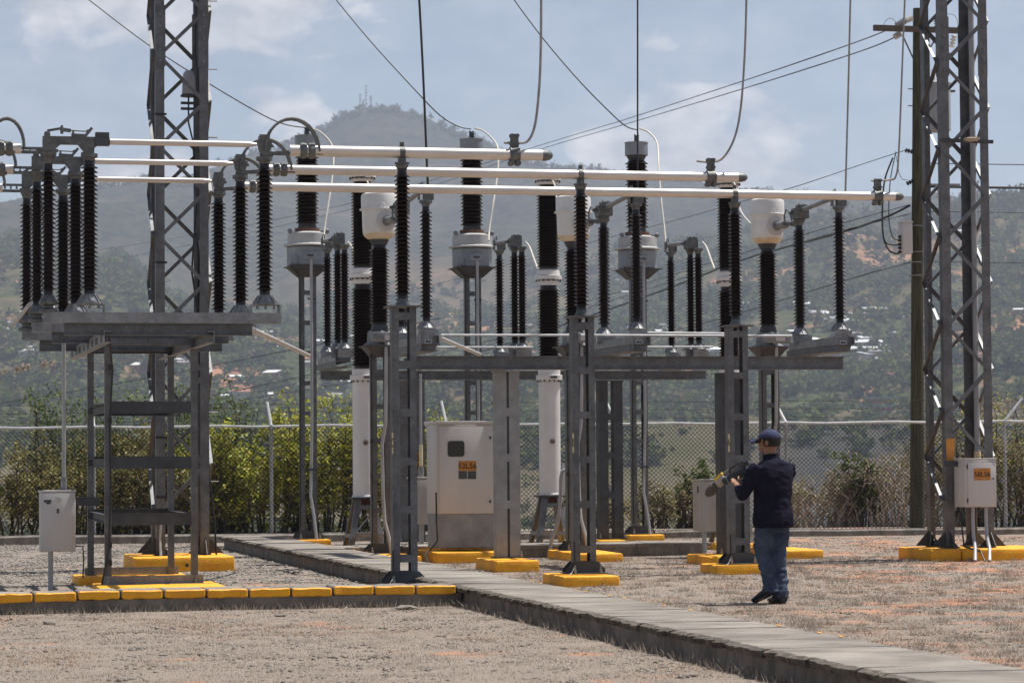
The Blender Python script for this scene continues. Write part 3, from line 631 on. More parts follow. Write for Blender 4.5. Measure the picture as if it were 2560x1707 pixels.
# three columns carrying the tubular busbars
ROW = [29.35, 31.3, 33.3]
cols = [(on(1007, 775, ROW[0])[0], ROW[0]), (on(1454, 792, ROW[1])[0], ROW[1]), (on(1840, 815, ROW[2])[0], ROW[2])]
ztop = on(1454, 792, ROW[1])[2]
TUBE_Z = on(1454, 437, ROW[1])[2]
C0 = cols[0]
def bus_support(a, b, label, letter, first):
    t = thing('bus_support', label, 'bus support', (a, b, .115), 'bus supports under the aluminium tubes')
    z1 = ztop; bat = [z1 - .11] + [z1 - .11 - .53 * k for k in range(1, 6)]
    column_parts(t, a, b, .115, z1 - .01, .27, .15, .075, [q for q in bat if q > .35])
    part('cap_plate', MB().box(a - .185, a + .185, b - .17, b + .17, z1 - .01, z1 + .006), 'galv', t)
    part('insulator_base', MB().lathe([(.085, 0), (.085, .012), (.066, .05), (.06, .075)], (a, b, z1 + .006), 16), 'cast', t)
    zi = z1 + .08; L = TUBE_Z - .17 - zi; insulator(t, (a, b, zi), L, .052, .088, 29)
    m = MB().lathe([(.06, 0), (.07, .02), (.07, .05), (.085, .055), (.085, .07), (.04, .075), (.035, .115)], (a, b, zi + L - .01), 14); part('insulator_cap', m, 'cast', t)
    m = MB(); zc = TUBE_Z; m.box(a - .04, a + .04, b - .03, b + .03, zi + L + .03, zc - .055); m.lathe([(.068, -.03), (.068, .03)], (a, b, zc), 16, axis=(1, 0, 0)); m.box(a - .022, a + .022, b - .014, b + .014, zc + .05, zc + .115); part('tube_clamp', m, 'cast', t)
    part('letter_sticker', MB().box(a - .1355 - .004, a - .1355 - .0015, b - .115, b - .045, 1.55, 1.78), 'cream', t)
    text('letter', letter, .14, t, (a - .141, b - .08, 1.665), (R(90), 0, R(-90)), 'ink')
    m = MB().path([(a - .15, b - .14, .5), (a - .15, b - .14, .2), (a - .20, b - .2, .13), (a - .34, b - .32, .06), (a - .36, b - .42, .0)], .011, 6); part('earthing_cable', m, 'black', t)
    return t
bus_support(*cols[0], 'battened steel bus support beside the trench with letter C sticker, nearest column', 'C', True)
bus_support(*cols[1], 'middle battened steel bus support on a yellow footing in front of the orange sign box', 'B', False)
bus_support(*cols[2], 'battened steel bus support next to the man with letter A sticker', 'A', False)
# footings under them
footing(cols[0][0] - .05, cols[0][0] + .4, 29.2, 30.4, .112, 'yellow footing edge showing beside the trench under the nearest column')
footing_px(1408, 1550, 30.6, 31.6, .118, 'yellow footing alone on the grass beside the trench slabs under the middle column')
footing_px(1793, 1920, 32.85, 33.6, .118, 'yellow footing just left of the man under the column')

# the three aluminium tubes
def bus_tube(b, x0, x1, y0, y1, r, cl, label, cap_px):
    """cl: (px of lead clamp at the right)"""
    z = TUBE_Z; p0 = on(x0, y0, b); p1 = on(x1, y1, b)
    t = thing('busbar_tube', label, 'busbar', (p0[0], b, z), 'horizontal aluminium busbar tubes')
    part('tube', MB().tube((p0[0], b, z), (p1[0], b, z), r, 24), 'alu', t)
    m = MB(); m.lathe([(r * 1.02, 0), (r * 1.0, .05), (r * .8, .095), (r * .4, .12), (.002, .125)], (p1[0] - .01, b, z), 18, axis=(1, 0, 0)); part('end_cap', m, 'cast', t)
    c = on(cl, y1, b)[0]; m = MB()
    m.lathe([(r + .022, -.055), (r + .022, .055)], (c, b, z), 18, axis=(1, 0, 0))
    for s in (-1, 1):
        m.lathe([(.03, -.05), (.034, 0), (.03, .05)], (c + s * .038, b, z - r - .035), 10, axis=(0, 1, 0)); 
    m.box(c - .045, c + .045, b - .02, b + .02, z + r, z + r + .17)
    for s in (-1, 1):
        for q in (.06, .15): m.lathe([(.022, -.035), (.026, 0), (.022, .035)], (c + s * .032, b, z + r + q), 8, axis=(0, 1, 0))
    part('lead_clamp', m, 'cast', t)
    c = on(cap_px, y0, b)[0]; m = MB()                # expansion clamp at the left end
    for s in (-1, 1): m.lathe([(r + .02, -.035), (r + .028, 0), (r + .02, .035)], (c + s * .045, b, z), 16, axis=(1, 0, 0))
    m.box(c - .07, c + .17, b - .05, b + .05, z - r * .75, z - r * .25)
    for s in (-.055, .055):
        pts = [(c + .13 - .30 + .30 * math.cos(th), b + s, z - r * .2 + .36 * math.sin(th)) for th in [math.pi * k / 14 for k in range(15)]]
        m.path(pts, .014, 8)
    m.box(c - .42, c - .16, b - .03, b + .03, z - .055, z - .02); m.box(c - .52, c - .38, b - .025, b + .025, z - .075, z - .04)
    part('flexible_connector', m, 'cast', t)
    return t
bus_tube(ROW[0], 724, 1357, 372, 393, .062, 1286, 'nearest and topmost aluminium busbar tube with the large looped connector', 768)
bus_tube(ROW[1], 668, 1846, 427, 441, .056, 1777, 'middle aluminium busbar tube ending above the rightmost white breaker flange', 700)
bus_tube(ROW[2], 608, 2238, 468, 481, .056, 2194, 'lowest and longest aluminium busbar tube reaching towards the right tower', 640)

# stubs of the next bay's tubes at the left edge
for i, (b, y, xr, lab) in enumerate(((ROW[0], 372, 53, 'stub of the topmost busbar tube entering at the left edge under a big loop'), (ROW[1], 424, 33, 'stub of the middle busbar tube entering at the left edge'), (ROW[2], 470, 6, 'stub of the lowest busbar tube barely entering at the left edge'))):
    p = on(xr, y, b); z = p[2]; t = thing('busbar_tube', lab, 'busbar', (p[0], b, z), 'horizontal aluminium busbar tubes')
    part('tube', MB().tube((p[0] - 2.5, b, z), (p[0], b, z), .056, 20), 'alu', t)
    m = MB(); c = p[0] - .17
    for s in (-1, 1): m.lathe([(.075, -.035), (.085, 0), (.075, .035)], (c + s * .045, b, z), 14, axis=(1, 0, 0))
    m.box(c - .12, c + .1, b - .05, b + .05, z - .06, z - .03)
    for s in (-.05, .05): m.path([(c + .02 + .18 * math.cos(th), b + s, z + .02 + .30 * math.sin(th)) for th in [math.pi * k / 14 for k in range(15)]], .014, 8)
    m.box(p[0] + .0, p[0] + .30, b - .03, b + .03, z - .05, z - .02); part('flexible_connector', m, 'cast', t)
# ------------------------------------------------------------------ left switch frame: portal, beams, three long disconnectors
B = ROW
pf = on(250, 1461, 31.0); a0, a1, pb0, pb1 = 2.64, 3.69, 30.95, 33.45
ztop_p = on(497, 846, pb0)[2]
t = thing('switch_frame', 'tall dark steel portal frame with four ladder rungs under the left switches', 'steel frame', (a0, pb0, .12))
zb = .10; w = .075
for (aa, bb, da, db) in ((a0, pb0, 1, 1), (a1, pb0, -1, 1), (a0, pb1, 1, -1), (a1, pb1, -1, -1)):
    part('leg', MB().chan((aa + da * w / 2, bb + db * w / 2, zb), (aa + da * w / 2, bb + db * w / 2, ztop_p - w * .5), .075, .075) if False else MB().box(aa, aa + da * w, bb, bb + db * w, zb, ztop_p - .0) if da > 0 else MB().box(aa - w, aa, min(bb, bb + db * w), max(bb, bb + db * w), zb, ztop_p), 'galv', t)
for b_, s in ((pb0, 1), (pb1, -1)):
    y = b_ + s * w / 2
    part('top_rail', MB().chan((a0 + w, y, ztop_p - .04), (a1 - w, y, ztop_p - .04), .07, .078, side=1 if s > 0 else -1), 'galv', t)
    part('base_rail', MB().angle((a0 - .03, b_ - s * .01, zb + .0), (a1 + .06, b_ - s * .01, zb + .0), .10, .01, (0, 0, 1), (0, -s, 0)), 'galv_light', t)
    for aa in (a0 + .03, a1 - .03):
        m = MB(); bolt(m, aa, b_ - s * .05, zb + .01, .025, .08); part('anchor_bolt', m, 'galv_light', t)
for zc in (on(300, 1018, pb0)[2], on(300, 1157, pb0)[2], on(300, 1298, pb0)[2]):
    part('rung', MB().chan((a0 + w, pb0 + .03, zc), (a1 - w, pb0 + .03, zc), .05, .135, side=1), 'galv_dark', t)
    part('rung', MB().chan((a0 + w, pb1 - .03, zc + .01), (a1 - w, pb1 - .03, zc + .01), .05, .135, side=-1), 'galv_dark', t)
    for aa in (a0 + .04, a1 - .04): part('rung', MB().chan((aa, pb0 + w, zc), (aa, pb1 - w, zc), .05, .10, side=1), 'galv_dark', t)
al_, ar_ = on(262, 855, 29.6)[0], on(518, 850, 29.6)[0]
for aa, s in ((al_, -1), (ar_, 1)):      # rails running back beside the portal top
    part('cross_rail', MB().chan((aa, 29.25, ztop_p - .06), (aa, 34.3, ztop_p - .06), .075, .125, side=s), 'galv_light', t)
for q in range(8): part('cable_cleat', MB().box(al_ - .04, al_ - .0, 29.5 + q * .6, 29.68 + q * .6 + .1 * (q % 2), ztop_p - .105, ztop_p - .03), 'black', t)
m = MB().path([(a0 + .0, 30.4, ztop_p + .02), (a0 + .03, 30.6, ztop_p - .12), (a0 + .08, 30.86, ztop_p - .35), (a0 + .05, 30.9, 1.9), (a0 + .06, 30.9, 1.2), (a0 + .04, 30.9, .5), (a0 - .02, 30.86, .22), (a0 - .05, 30.75, .12)], .011, 6)
for zz in (ztop_p - .33, 1.95, .55, .35): m.lathe([(.022, -.03), (.022, .03)], (a0 + .055, 30.9, zz), 8)
part('earthing_cable', m, 'black', t)
footing(a0 - .12, a1 + .22, 30.15, 31.35, .105, 'bright yellow footing under the front legs of the left portal frame')
footing(a0 - .15, a1 + .15, 32.9, 33.9, .105, 'yellow footing under the rear legs of the left portal frame')

SW_Z = on(400, 357, B[0])[2]          # height of the switch blades
ib = [(160, 630, 808, 838), (129, 571, 831, 858), (99, 555, 851, 878)]
labs = ['front of the three long left switches, nearest and highest, its blade closed', 'middle one of the three long left switches, between front and rear ones', 'rearmost and lowest of the three long left switches']
xl = [on(120.5, 400, B[0])[0], on(223, 400, B[0])[0], on(660.7, 400, B[0])[0]]
zI0 = on(223, 735, B[0])[2]           # foot of the porcelain
for i in range(3):
    b = B[i]; x0, x1, y0, y1 = ib[i]
    ea, eb = on(x0, y0, b)[0], on(x1, y0, b)[0]; zt, zl = on(x0, y0, b)[2], on(x0, y1, b)[2]
    solo('support_beam', MB().ibeam((ea, b, (zt + zl) / 2), (eb, b, (zt + zl) / 2), .10, zt - zl, .008, .010), 'galv', ['nearest steel I-beam under the front left switch', 'second steel I-beam under the middle left switch', 'rear steel I-beam under the rearmost left switch'][i], 'beam', (ea, b, zt), 'support beams of the left switches')
    t = thing('disconnect_switch', labs[i], 'switch', (xl[0], b, zt), 'long disconnect switches on the left frame')
    ca, cb = xl[0] - .06, xl[2] + .17; hb = .115
    part('base_channel', MB().chan((ca, b, zt + hb / 2 + .002), (cb, b, zt + hb / 2 + .002), .14, hb, .008, side=1), 'galv_light', t)
    for q in (ea + .12, eb - .15): m = MB(); bolt(m, q, b - .045, zt, .022, .06); part('bolt', m, 'galv_light', t)
    zs = zt + hb
    # rotating stack on its bearing
    zr = on(120.5, 738, B[0])[2]
    part('bearing', MB().lathe([(.10, 0), (.10, .03), (.055, .05), (.055, zr - .115 - zs), (.10, zr - .1 - zs), (.105, zr - .075 - zs), (.085, zr - .045 - zs), (.06, zr - zs)], (xl[0], b, zs), 16), 'cast', t)
    # flared feet with stiffeners and pressed brackets
    for k in (1, 2):
        m = MB().lathe([(.125, 0), (.125, .012), (.068, .085), (.06, .105)], (xl[k], b, zI0 - .105), 20); 
        for q in range(8):
            th = q * math.pi / 4; d = Vector((math.cos(th), math.sin(th), 0)); c = Vector((xl[k], b, 0)); m.bar(c + d * .125 + Vector((0, 0, zI0 - .098)), c + d * .066 + Vector((0, 0, zI0 - .01)), .008, .03)
        part('insulator_foot', m, 'galv_light', t)
        w_ = .155; m = MB(); zt2 = zI0 - .105; m.box(xl[k] - w_, xl[k] + w_, b - .09, b + .09, zt2 - .012, zt2)
        for s in (-1, 1): m.box(xl[k] + s * w_ - .006, xl[k] + s * w_ + .006, b - .09, b + .09, zs + .002, zt2 - .012)
        for s in (-.09, 0, .09): bolt(m, xl[k] + s, b - .06, zt2 - .05, .016, .04)
        part('bracket', m, 'galv_light', t)
    Lx = SW_Z - .19
    insulator(t, (xl[0], b, zr), Lx - .05 - zr, .046, .085, 26); insulator(t, (xl[1], b, zI0), Lx - zI0, .054, .094, 28); insulator(t, (xl[2], b, zI0), Lx - zI0, .054, .094, 28)
    m = MB().lathe([(.05, 0), (.055, .03), (.085, .10), (.088, .12)], (xl[0], b, Lx - .06), 14)
    for q in range(6): th = q * math.pi / 3 + .3; m.bar((xl[0] + .05 * math.cos(th), b + .05 * math.sin(th), Lx - .03), (xl[0] + .085 * math.cos(th), b + .085 * math.sin(th), Lx + .05), .01, .02)
    part('insulator_cap', m, 'cast', t)
    for k in (1, 2):
        m = MB().lathe([(.058, 0), (.066, .03), (.09, .035), (.09, .075), (.05, .08)], (xl[k], b, Lx - .02), 14); part('insulator_cap', m, 'cast', t)
    # bridge casting between the two left stacks
    zt_ = SW_Z + .045; lo = zt_ - .085; A, Bx = xl[0], xl[1]
    poly = [(A - .06, zt_), (A - .06, Lx + .07), (A + .04, Lx + .07), (A + .13, lo), (Bx - .12, lo), (Bx - .055, lo - .08), (Bx - .05, Lx + .05), (Bx + .05, Lx + .05), (Bx + .055, lo - .03), (Bx + .10, lo + .0), (Bx + .12, zt_)]
    v = [(p, b - .035, z) for p, z in poly] + [(p, b + .035, z) for p, z in poly]; n = len(poly)
    part('bridge_casting', MB().add(v, [tuple(range(n - 1, -1, -1)), tuple(range(n, 2 * n))] + [(k, (k + 1) % n, (k + 1) % n + n, k + n) for k in range(n)]), 'cast', t)
    # drive linkage on top
    m = MB(); m.lathe([(.03, 0), (.035, .02), (.028, .05)], (A - .01, b, zt_), 12); m.bar((A - .01, b, zt_ + .06), (A + .15, b, zt_ + .09), .03, .025); m.lathe([(.016, -.04), (.02, 0), (.014, .05)], (A + .145, b, zt_ + .07), 8)
    m.bar((A + .15, b, zt_ + .075), (A + .24, b, zt_ + .065), .012, .04); m.tube((A + .23, b, zt_ + .068), (A + .42, b, zt_ + .06), .007, 8)
    m.bar((A + .41, b, zt_ + .06), (Bx + .01, b, zt_ + .068), .012, .035); m.bar((Bx - .05, b, zt_ + .0), (Bx + .03, b, zt_ + .10), .03, .03); m.bar((Bx - .19, b, zt_ + .015), (Bx - .04, b, zt_ + .01), .035, .04)
    m.lathe([(.012, -.03), (.012, .03)], (Bx - .17, b, zt_ + .04), 8); part('linkage', m, 'cast', t)
    m = MB(); m.box(Bx + .06, Bx + .215, b - .055, b + .055, SW_Z - .045, SW_Z + .035); m.box(Bx + .065, Bx + .21, b - .05, b + .05, SW_Z + .037, SW_Z + .095); m.lathe([(.02, 0), (.02, .04)], (Bx + .215, b, SW_Z), 10, axis=(1, 0, 0)); part('hinge_block', m, 'galv_dark', t)
    m = MB().tube((Bx + .22, b, SW_Z), (xl[2] - .18, b, SW_Z), .033, 20); m.tube((xl[2] - .18, b, SW_Z), (xl[2] - .08, b, SW_Z), .033, 20, .015); part('blade', m, 'alu', t)
    m = MB(); c = xl[2]; m.box(c - .06, c + .055, b - .06, b - .045, SW_Z + .06, SW_Z + .105); m.box(c - .06, c + .055, b - .05, b + .05, SW_Z + .03, SW_Z + .09)
    poly = [(c - .075, SW_Z + .03), (c + .085, SW_Z + .03), (c + .06, Lx + .12), (c + .02, Lx + .055), (c - .02, Lx + .055), (c - .06, SW_Z - .06)]
    v = [(p, b - .04, z) for p, z in poly] + [(p, b + .04, z) for p, z in poly]; n = len(poly)
    m.add(v, [tuple(range(n)), tuple(range(2 * n - 1, n - 1, -1))] + [((k + 1) % n, k, k + n, (k + 1) % n + n) for k in range(n)]); m.bar((c + .06, b, SW_Z - .02), (c + .10, b, SW_Z - .01), .03, .03)
    m.bar((c + .03, b, Lx + .10), (c + .11, b, SW_Z - .09), .03, .03); m.bar((c + .10, b, SW_Z - .09), (c + .27, b, SW_Z - .075), .05, .03); part('jaw_contact', m, 'cast', t)
    m = MB(); m.box(A - .30, A - .06, b - .03, b + .03, Lx + .09, Lx + .115)
    for q in (.1, .17, .24): bolt(m, A - q - .02, b, Lx + .055, .014, .035)
    part('terminal', m, 'cast', t)
# operating linkage at the far left and the slanting drive tube to the right
p, q = on(75, 760, B[0] + .1), on(30, 815, B[0] + 1.6); solo('drive_rod', MB().tube(p, q, .022, 10).lathe([(.035, -.02), (.035, .02)], q, 8), 'pipe', 'short slanting drive rod at the far left end of the switches', 'rod', q)
solo('drive_tube', MB().tube(on(628, 822, 31), on(772, 889, 36.5), .03, 12), 'alu', 'slanting bright drive tube from the left switch beams down to the middle', 'drive tube', on(628, 822, 31), 'slanting drive tubes')
solo('drive_tube', MB().tube(on(1100, 845, 36.2), on(1200, 886, 42.6), .03, 12), 'alu', 'slanting bright drive tube right of the nearest column', 'drive tube', on(1100, 845, 36.2), 'slanting drive tubes')

# ------------------------------------------------------------------ front and rear switch sets seen end-on
def end_switch(label, b_s, b_p, px_s, py_s, z_top, z_foot, single_front, group, th=.085):
    """single stack at depth b_s and a pair at depth b_p; image column of the single stack sets the phase"""
    a = on(px_s, py_s, b_s)[0]
    t = thing('disconnect_switch', label, 'switch', (a, b_s, z_foot - .3), group)
    Lz = z_top
    # base channel along b
    y0, y1 = min(b_s, b_p) - .22, max(b_s, b_p) + .28
    for s in (-1, 1): part('base_channel', MB().chan((a + s * .10, y0, z_foot - .25), (a + s * .10, y1, z_foot - .25), .06, .11, side=s), 'galv_light', t)
    part('base_channel', MB().chan((a, y0 - .05, z_foot - .355), (a, y1 + .1, z_foot - .355), .26, .09, side=-1), 'galv', t)
    spots = [(a, b_s, 0)] + [(a - .045, b_p, 1), (a + .04, b_p - .02 - (.16 if not single_front else -.30), 1)]
    for (x, y, kind) in spots:
        fr = y == min(q[1] for q in spots)
        m = MB().lathe([(.12, 0), (.12, .012), (.066, .08), (.056, .10)], (x, y, z_foot - .10), 18)
        for q in range(8): th_ = q * math.pi / 4; d = Vector((math.cos(th_), math.sin(th_), 0)); c = Vector((x, y, 0)); m.bar(c + d * .12 + Vector((0, 0, z_foot - .095)), c + d * .062 + Vector((0, 0, z_foot - .01)), .008, .028)
        part('insulator_foot', m, 'galv_light', t)
        h = .30 if kind == 0 and single_front else .14
        m = MB(); m.add([(x - .135, y - .115, z_foot - .105), (x + .135, y - .115, z_foot - .105), (x + .135, y - .115, z_foot - .105 - h * .55), (x + .09, y - .115, z_foot - .105 - h), (x - .135, y - .115, z_foot - .105 - h),
               (x - .135, y - .107, z_foot - .105), (x + .135, y - .107, z_foot - .105), (x + .135, y - .107, z_foot - .105 - h * .55), (x + .09, y - .107, z_foot - .105 - h), (x - .135, y - .107, z_foot - .105 - h)],
               [(0, 4, 3, 2, 1), (5, 6, 7, 8, 9)] + [(k, (k + 1) % 5, (k + 1) % 5 + 5, k + 5) for k in range(5)])
        m.box(x - .135, x + .135, y - .107, y + .11, z_foot - .112, z_foot - .104); bolt(m, x - .07, y - .115, z_foot - .16, .012, .02, (0, -1, 0)); bolt(m, x + .07, y - .115, z_foot - .16, .012, .02, (0, -1, 0))
        part('mounting_bracket', m, 'galv_light', t)
        if kind == 0 and single_front:
            part('rating_plate', MB().box(x - .05, x + .05, y - .1185, y - .1155, z_foot - .30, z_foot - .245), 'cream' if False else 'cabinet', t)
            m = MB(); m.box(x - .035, x + .0, y - .1215, y - .119, z_foot - .285, z_foot - .26); m.box(x + .01, x + .03, y - .1215, y - .119, z_foot - .285, z_foot - .26); part('plate_print', m, 'ink', t)
        dz = .0 if kind == 0 else -.05
        insulator(t, (x, y, z_foot), Lz + dz - z_foot, .047, th, 27)
        part('insulator_cap', MB().lathe([(.05, 0), (.06, .04), (.085, .05), (.085, .085), (.05, .09)], (x, y, Lz + dz - .02), 12), 'cast', t)
    # heads
    m = MB(); zt = Lz + .07
    m.box(a - .10, a - .085, b_s - .05, b_s + .05, zt + .0, zt + .17); m.box(a + .085, a + .10, b_s - .05, b_s + .05, zt, zt + .17)
    m.box(a - .03, a + .085, b_s - .045, b_s + .045, zt, zt + .15); m.box(a - .085, a - .03, b_s - .03, b_s + .03, zt + .08, zt + .14)
    m.path([(a - .08, b_s, zt + .14), (a - .075, b_s, zt + .22), (a - .05, b_s, zt + .24), (a - .04, b_s, zt + .15)], .010, 6)
    part('jaw_contact', m, 'cast', t)
    bp = b_p; zp = zt - .05; m = MB(); m.box(a - .14, a + .055, bp - .14, bp + .08, zp, zp + .15); m.box(a - .06, a + .05, bp - .09, bp + .05, zp + .15, zp + .2)
    for q in range(5): m.lathe([(.012, 0), (.02, .02), (.01, .04)], (a - .1 + .04 * q, bp - .05 + .02 * (q % 2), zp + .16 + .02 * (q % 2)), 8)
    m.bar((a - .14, bp, zp + .1), (a - .2, bp, zp + .08), .03, .04); part('hinge_housing', m, 'cast', t)
    part('blade', MB().tube((a - .02 if single_front else a + .0, bp, zp + .12), (a - .06, b_s, zt + .12), .034, 14), 'cast' if False else 'galv_light', t)
    return t, a
zF = on(1592, 805, 35.3)[2]; zFt = on(1592, 520, 35.3)[2]; zRf = on(1679, 868, 45.6)[2]; zRt = on(1679, 640, 45.6)[2]
G = 'front row of disconnect switches on the long beam'
fs = []
for px, lab in ((1066, 'switch of the front row just right of the nearest lettered column'), (1592, 'switch of the front row in the middle, under the straight vertical drop wire'), (2100, 'rightmost switch of the front row at the end of the long beam')):
    fs.append(end_switch(lab, 35.35, 36.85, px, 800, zFt, zF, True, G))
G2 = 'rear row of disconnect switches'
for px, lab in ((819, 'leftmost switch of the rear row behind the leftmost breaker'), (1250, 'middle switch of the rear row left of the central white breaker'), (1679, 'rightmost switch of the rear row behind the column by the man')):
    fs.append(end_switch(lab, 45.6, 44.3, px, 860, zRt, zRf, False, G2, .082))

def beam(label, b, x0, x1, yt, yb, mats='galv', name='support_beam', grp='long beams carrying the switch rows'):
    p, q = on(x0, yt, b), on(x1, yt, b); zt = on((x0 + x1) / 2, yt, b)[2]; zl = on((x0 + x1) / 2, yb, b)[2]
    return solo(name, MB().ibeam((p[0], b, (zt + zl) / 2), (q[0], b, (zt + zl) / 2), .12, zt - zl, .009, .012), mats, label, 'beam', (p[0], b, zt), grp), zt, zl
_, fzt, fzl = beam('front long steel I-beam crossing the whole middle of the yard', 35.25, 1018, 2107, 890.5, 924)
_, _, _ = beam('second long steel beam close behind the front one, ending shorter at right', 36.95, 1010, 2055, 896, 922)
_, rzt, rzl = beam('rear long steel beam behind the white breakers', 44.35, 801, 1765, 927, 948)
_, _, _ = beam('rearmost long steel beam under the rear switches', 45.55, 806, 1733, 934, 950)
# operating pipes on the switches
def rod(label, b, x0, y0, x1, y1, r=.017, m='pipe'):
    p, q = on(x0, y0, b), on(x1, y1, b); solo('operating_rod', MB().tube(p, q, r, 10), m, label, 'rod', p, 'horizontal operating rods')
rod('upper operating rod from the nearest column to the middle column', 35.0, 1102, 838, 1430, 838)
rod('upper operating rod from the middle column towards the man', 35.0, 1452, 838, 1980, 840)
rod('second upper operating rod between the middle and right columns', 35.15, 1618, 832, 1812, 834)
rod('lower operating rod left of the central breaker', 43.9, 1092, 868, 1332, 868)
rod('lower operating rod right of the middle column', 43.9, 1480, 868, 1782, 867)
# columns under the beams
def beam_column(label, px, py, zfoot, b, ztop_, w, leg, mats, bats, d=.2):
    a = on(px, py, b)[0]; t = thing('beam_column', label, 'column', (a, b, zfoot), 'paired channel columns under the beams')
    for s in (-1, 1): part('leg', MB().chan((a + s * (w / 2 - leg / 2), b, zfoot), (a + s * (w / 2 - leg / 2), b, ztop_), leg, d, .01, side=-s) if False else MB().box(a + s * (w / 2 - leg / 2) - leg / 2, a + s * (w / 2 - leg / 2) + leg / 2, b - d / 2, b + d / 2, zfoot, ztop_), mats, t)
    for z in bats: part('batten', MB().box(a - w / 2 + leg * (.0), a + w / 2 - leg * .95, b - d / 2 - .008, b - d / 2 - .001, z - .055, z + .055), mats, t)
    part('base_plate', MB().box(a - w * .6, a + w * .6, b - d * .75, b + d * .75, zfoot, zfoot + .018), 'galv_dark', t)
    for s in (-1, 1): m = MB(); bolt(m, a + s * w * .5, b - d * .68, zfoot + .018, .02, .08); part('anchor_bolt', m, 'galv_light', t)
    part('knee_bracket', MB().box(a - w * .55, a + w * .55, b - d * .5, b + d * .5, ztop_ - .002, ztop_ + .012), mats, t)
    return a
bz = lambda ys, b: [on(1270, y, b)[2] for y in ys]
a_ = beam_column('pale paired column beside the large grey cabinet', 1268, 1390, .15, 35.7, fzl - .02, .325, .145, 'sheet', bz((1030, 1144, 1260), 35.7))
footing_px(1240, 1348, 34.7, 35.95, .15, 'yellow footing under the pale paired column beside the large grey cabinet')
a_ = beam_column('dark paired column behind the column by the man', 1822, 1380, .12, 36.4, fzl - .02, .30, .09, 'galv_dark', bz((1020, 1144, 1260), 36.4))
footing_px(1775, 1880, 35.6, 36.7, .13, 'long yellow footing behind the man and the right column')
a_ = beam_column('dark paired column behind the fence side of the middle column', 1526, 1345, .1, 44.9, rzl - .02, .42, .16, 'galv_dark', bz((1043, 1140, 1240), 44.9))
footing(a_ - .3, a_ + .3, 44.4, 45.4, .09, 'low footing under the dark paired column near the fence')
a_ = beam_column('dark paired column seen just right of the nearest lettered column', 1030, 1350, .1, 44.9, rzl - .02, .42, .13, 'galv', bz((1043, 1140, 1240), 44.9))
# ------------------------------------------------------------------ instrument transformers and breakers
def stand(t, a, b, z0, z1, w, leg, bats, foot=True, mats='galv'):
    column_parts(t, a, b, z0, z1, w, w, leg, bats, mats, .07, foot=foot)
def conduit(t, pts, r=.026, m='pipe', name='conduit'): part(name, MB().path(pts, r, 10), m, t)

M['tanklid'] = mat('pale_tank_lid_paint', (0.42, 0.425, 0.42), .5, .05, .12, 5)
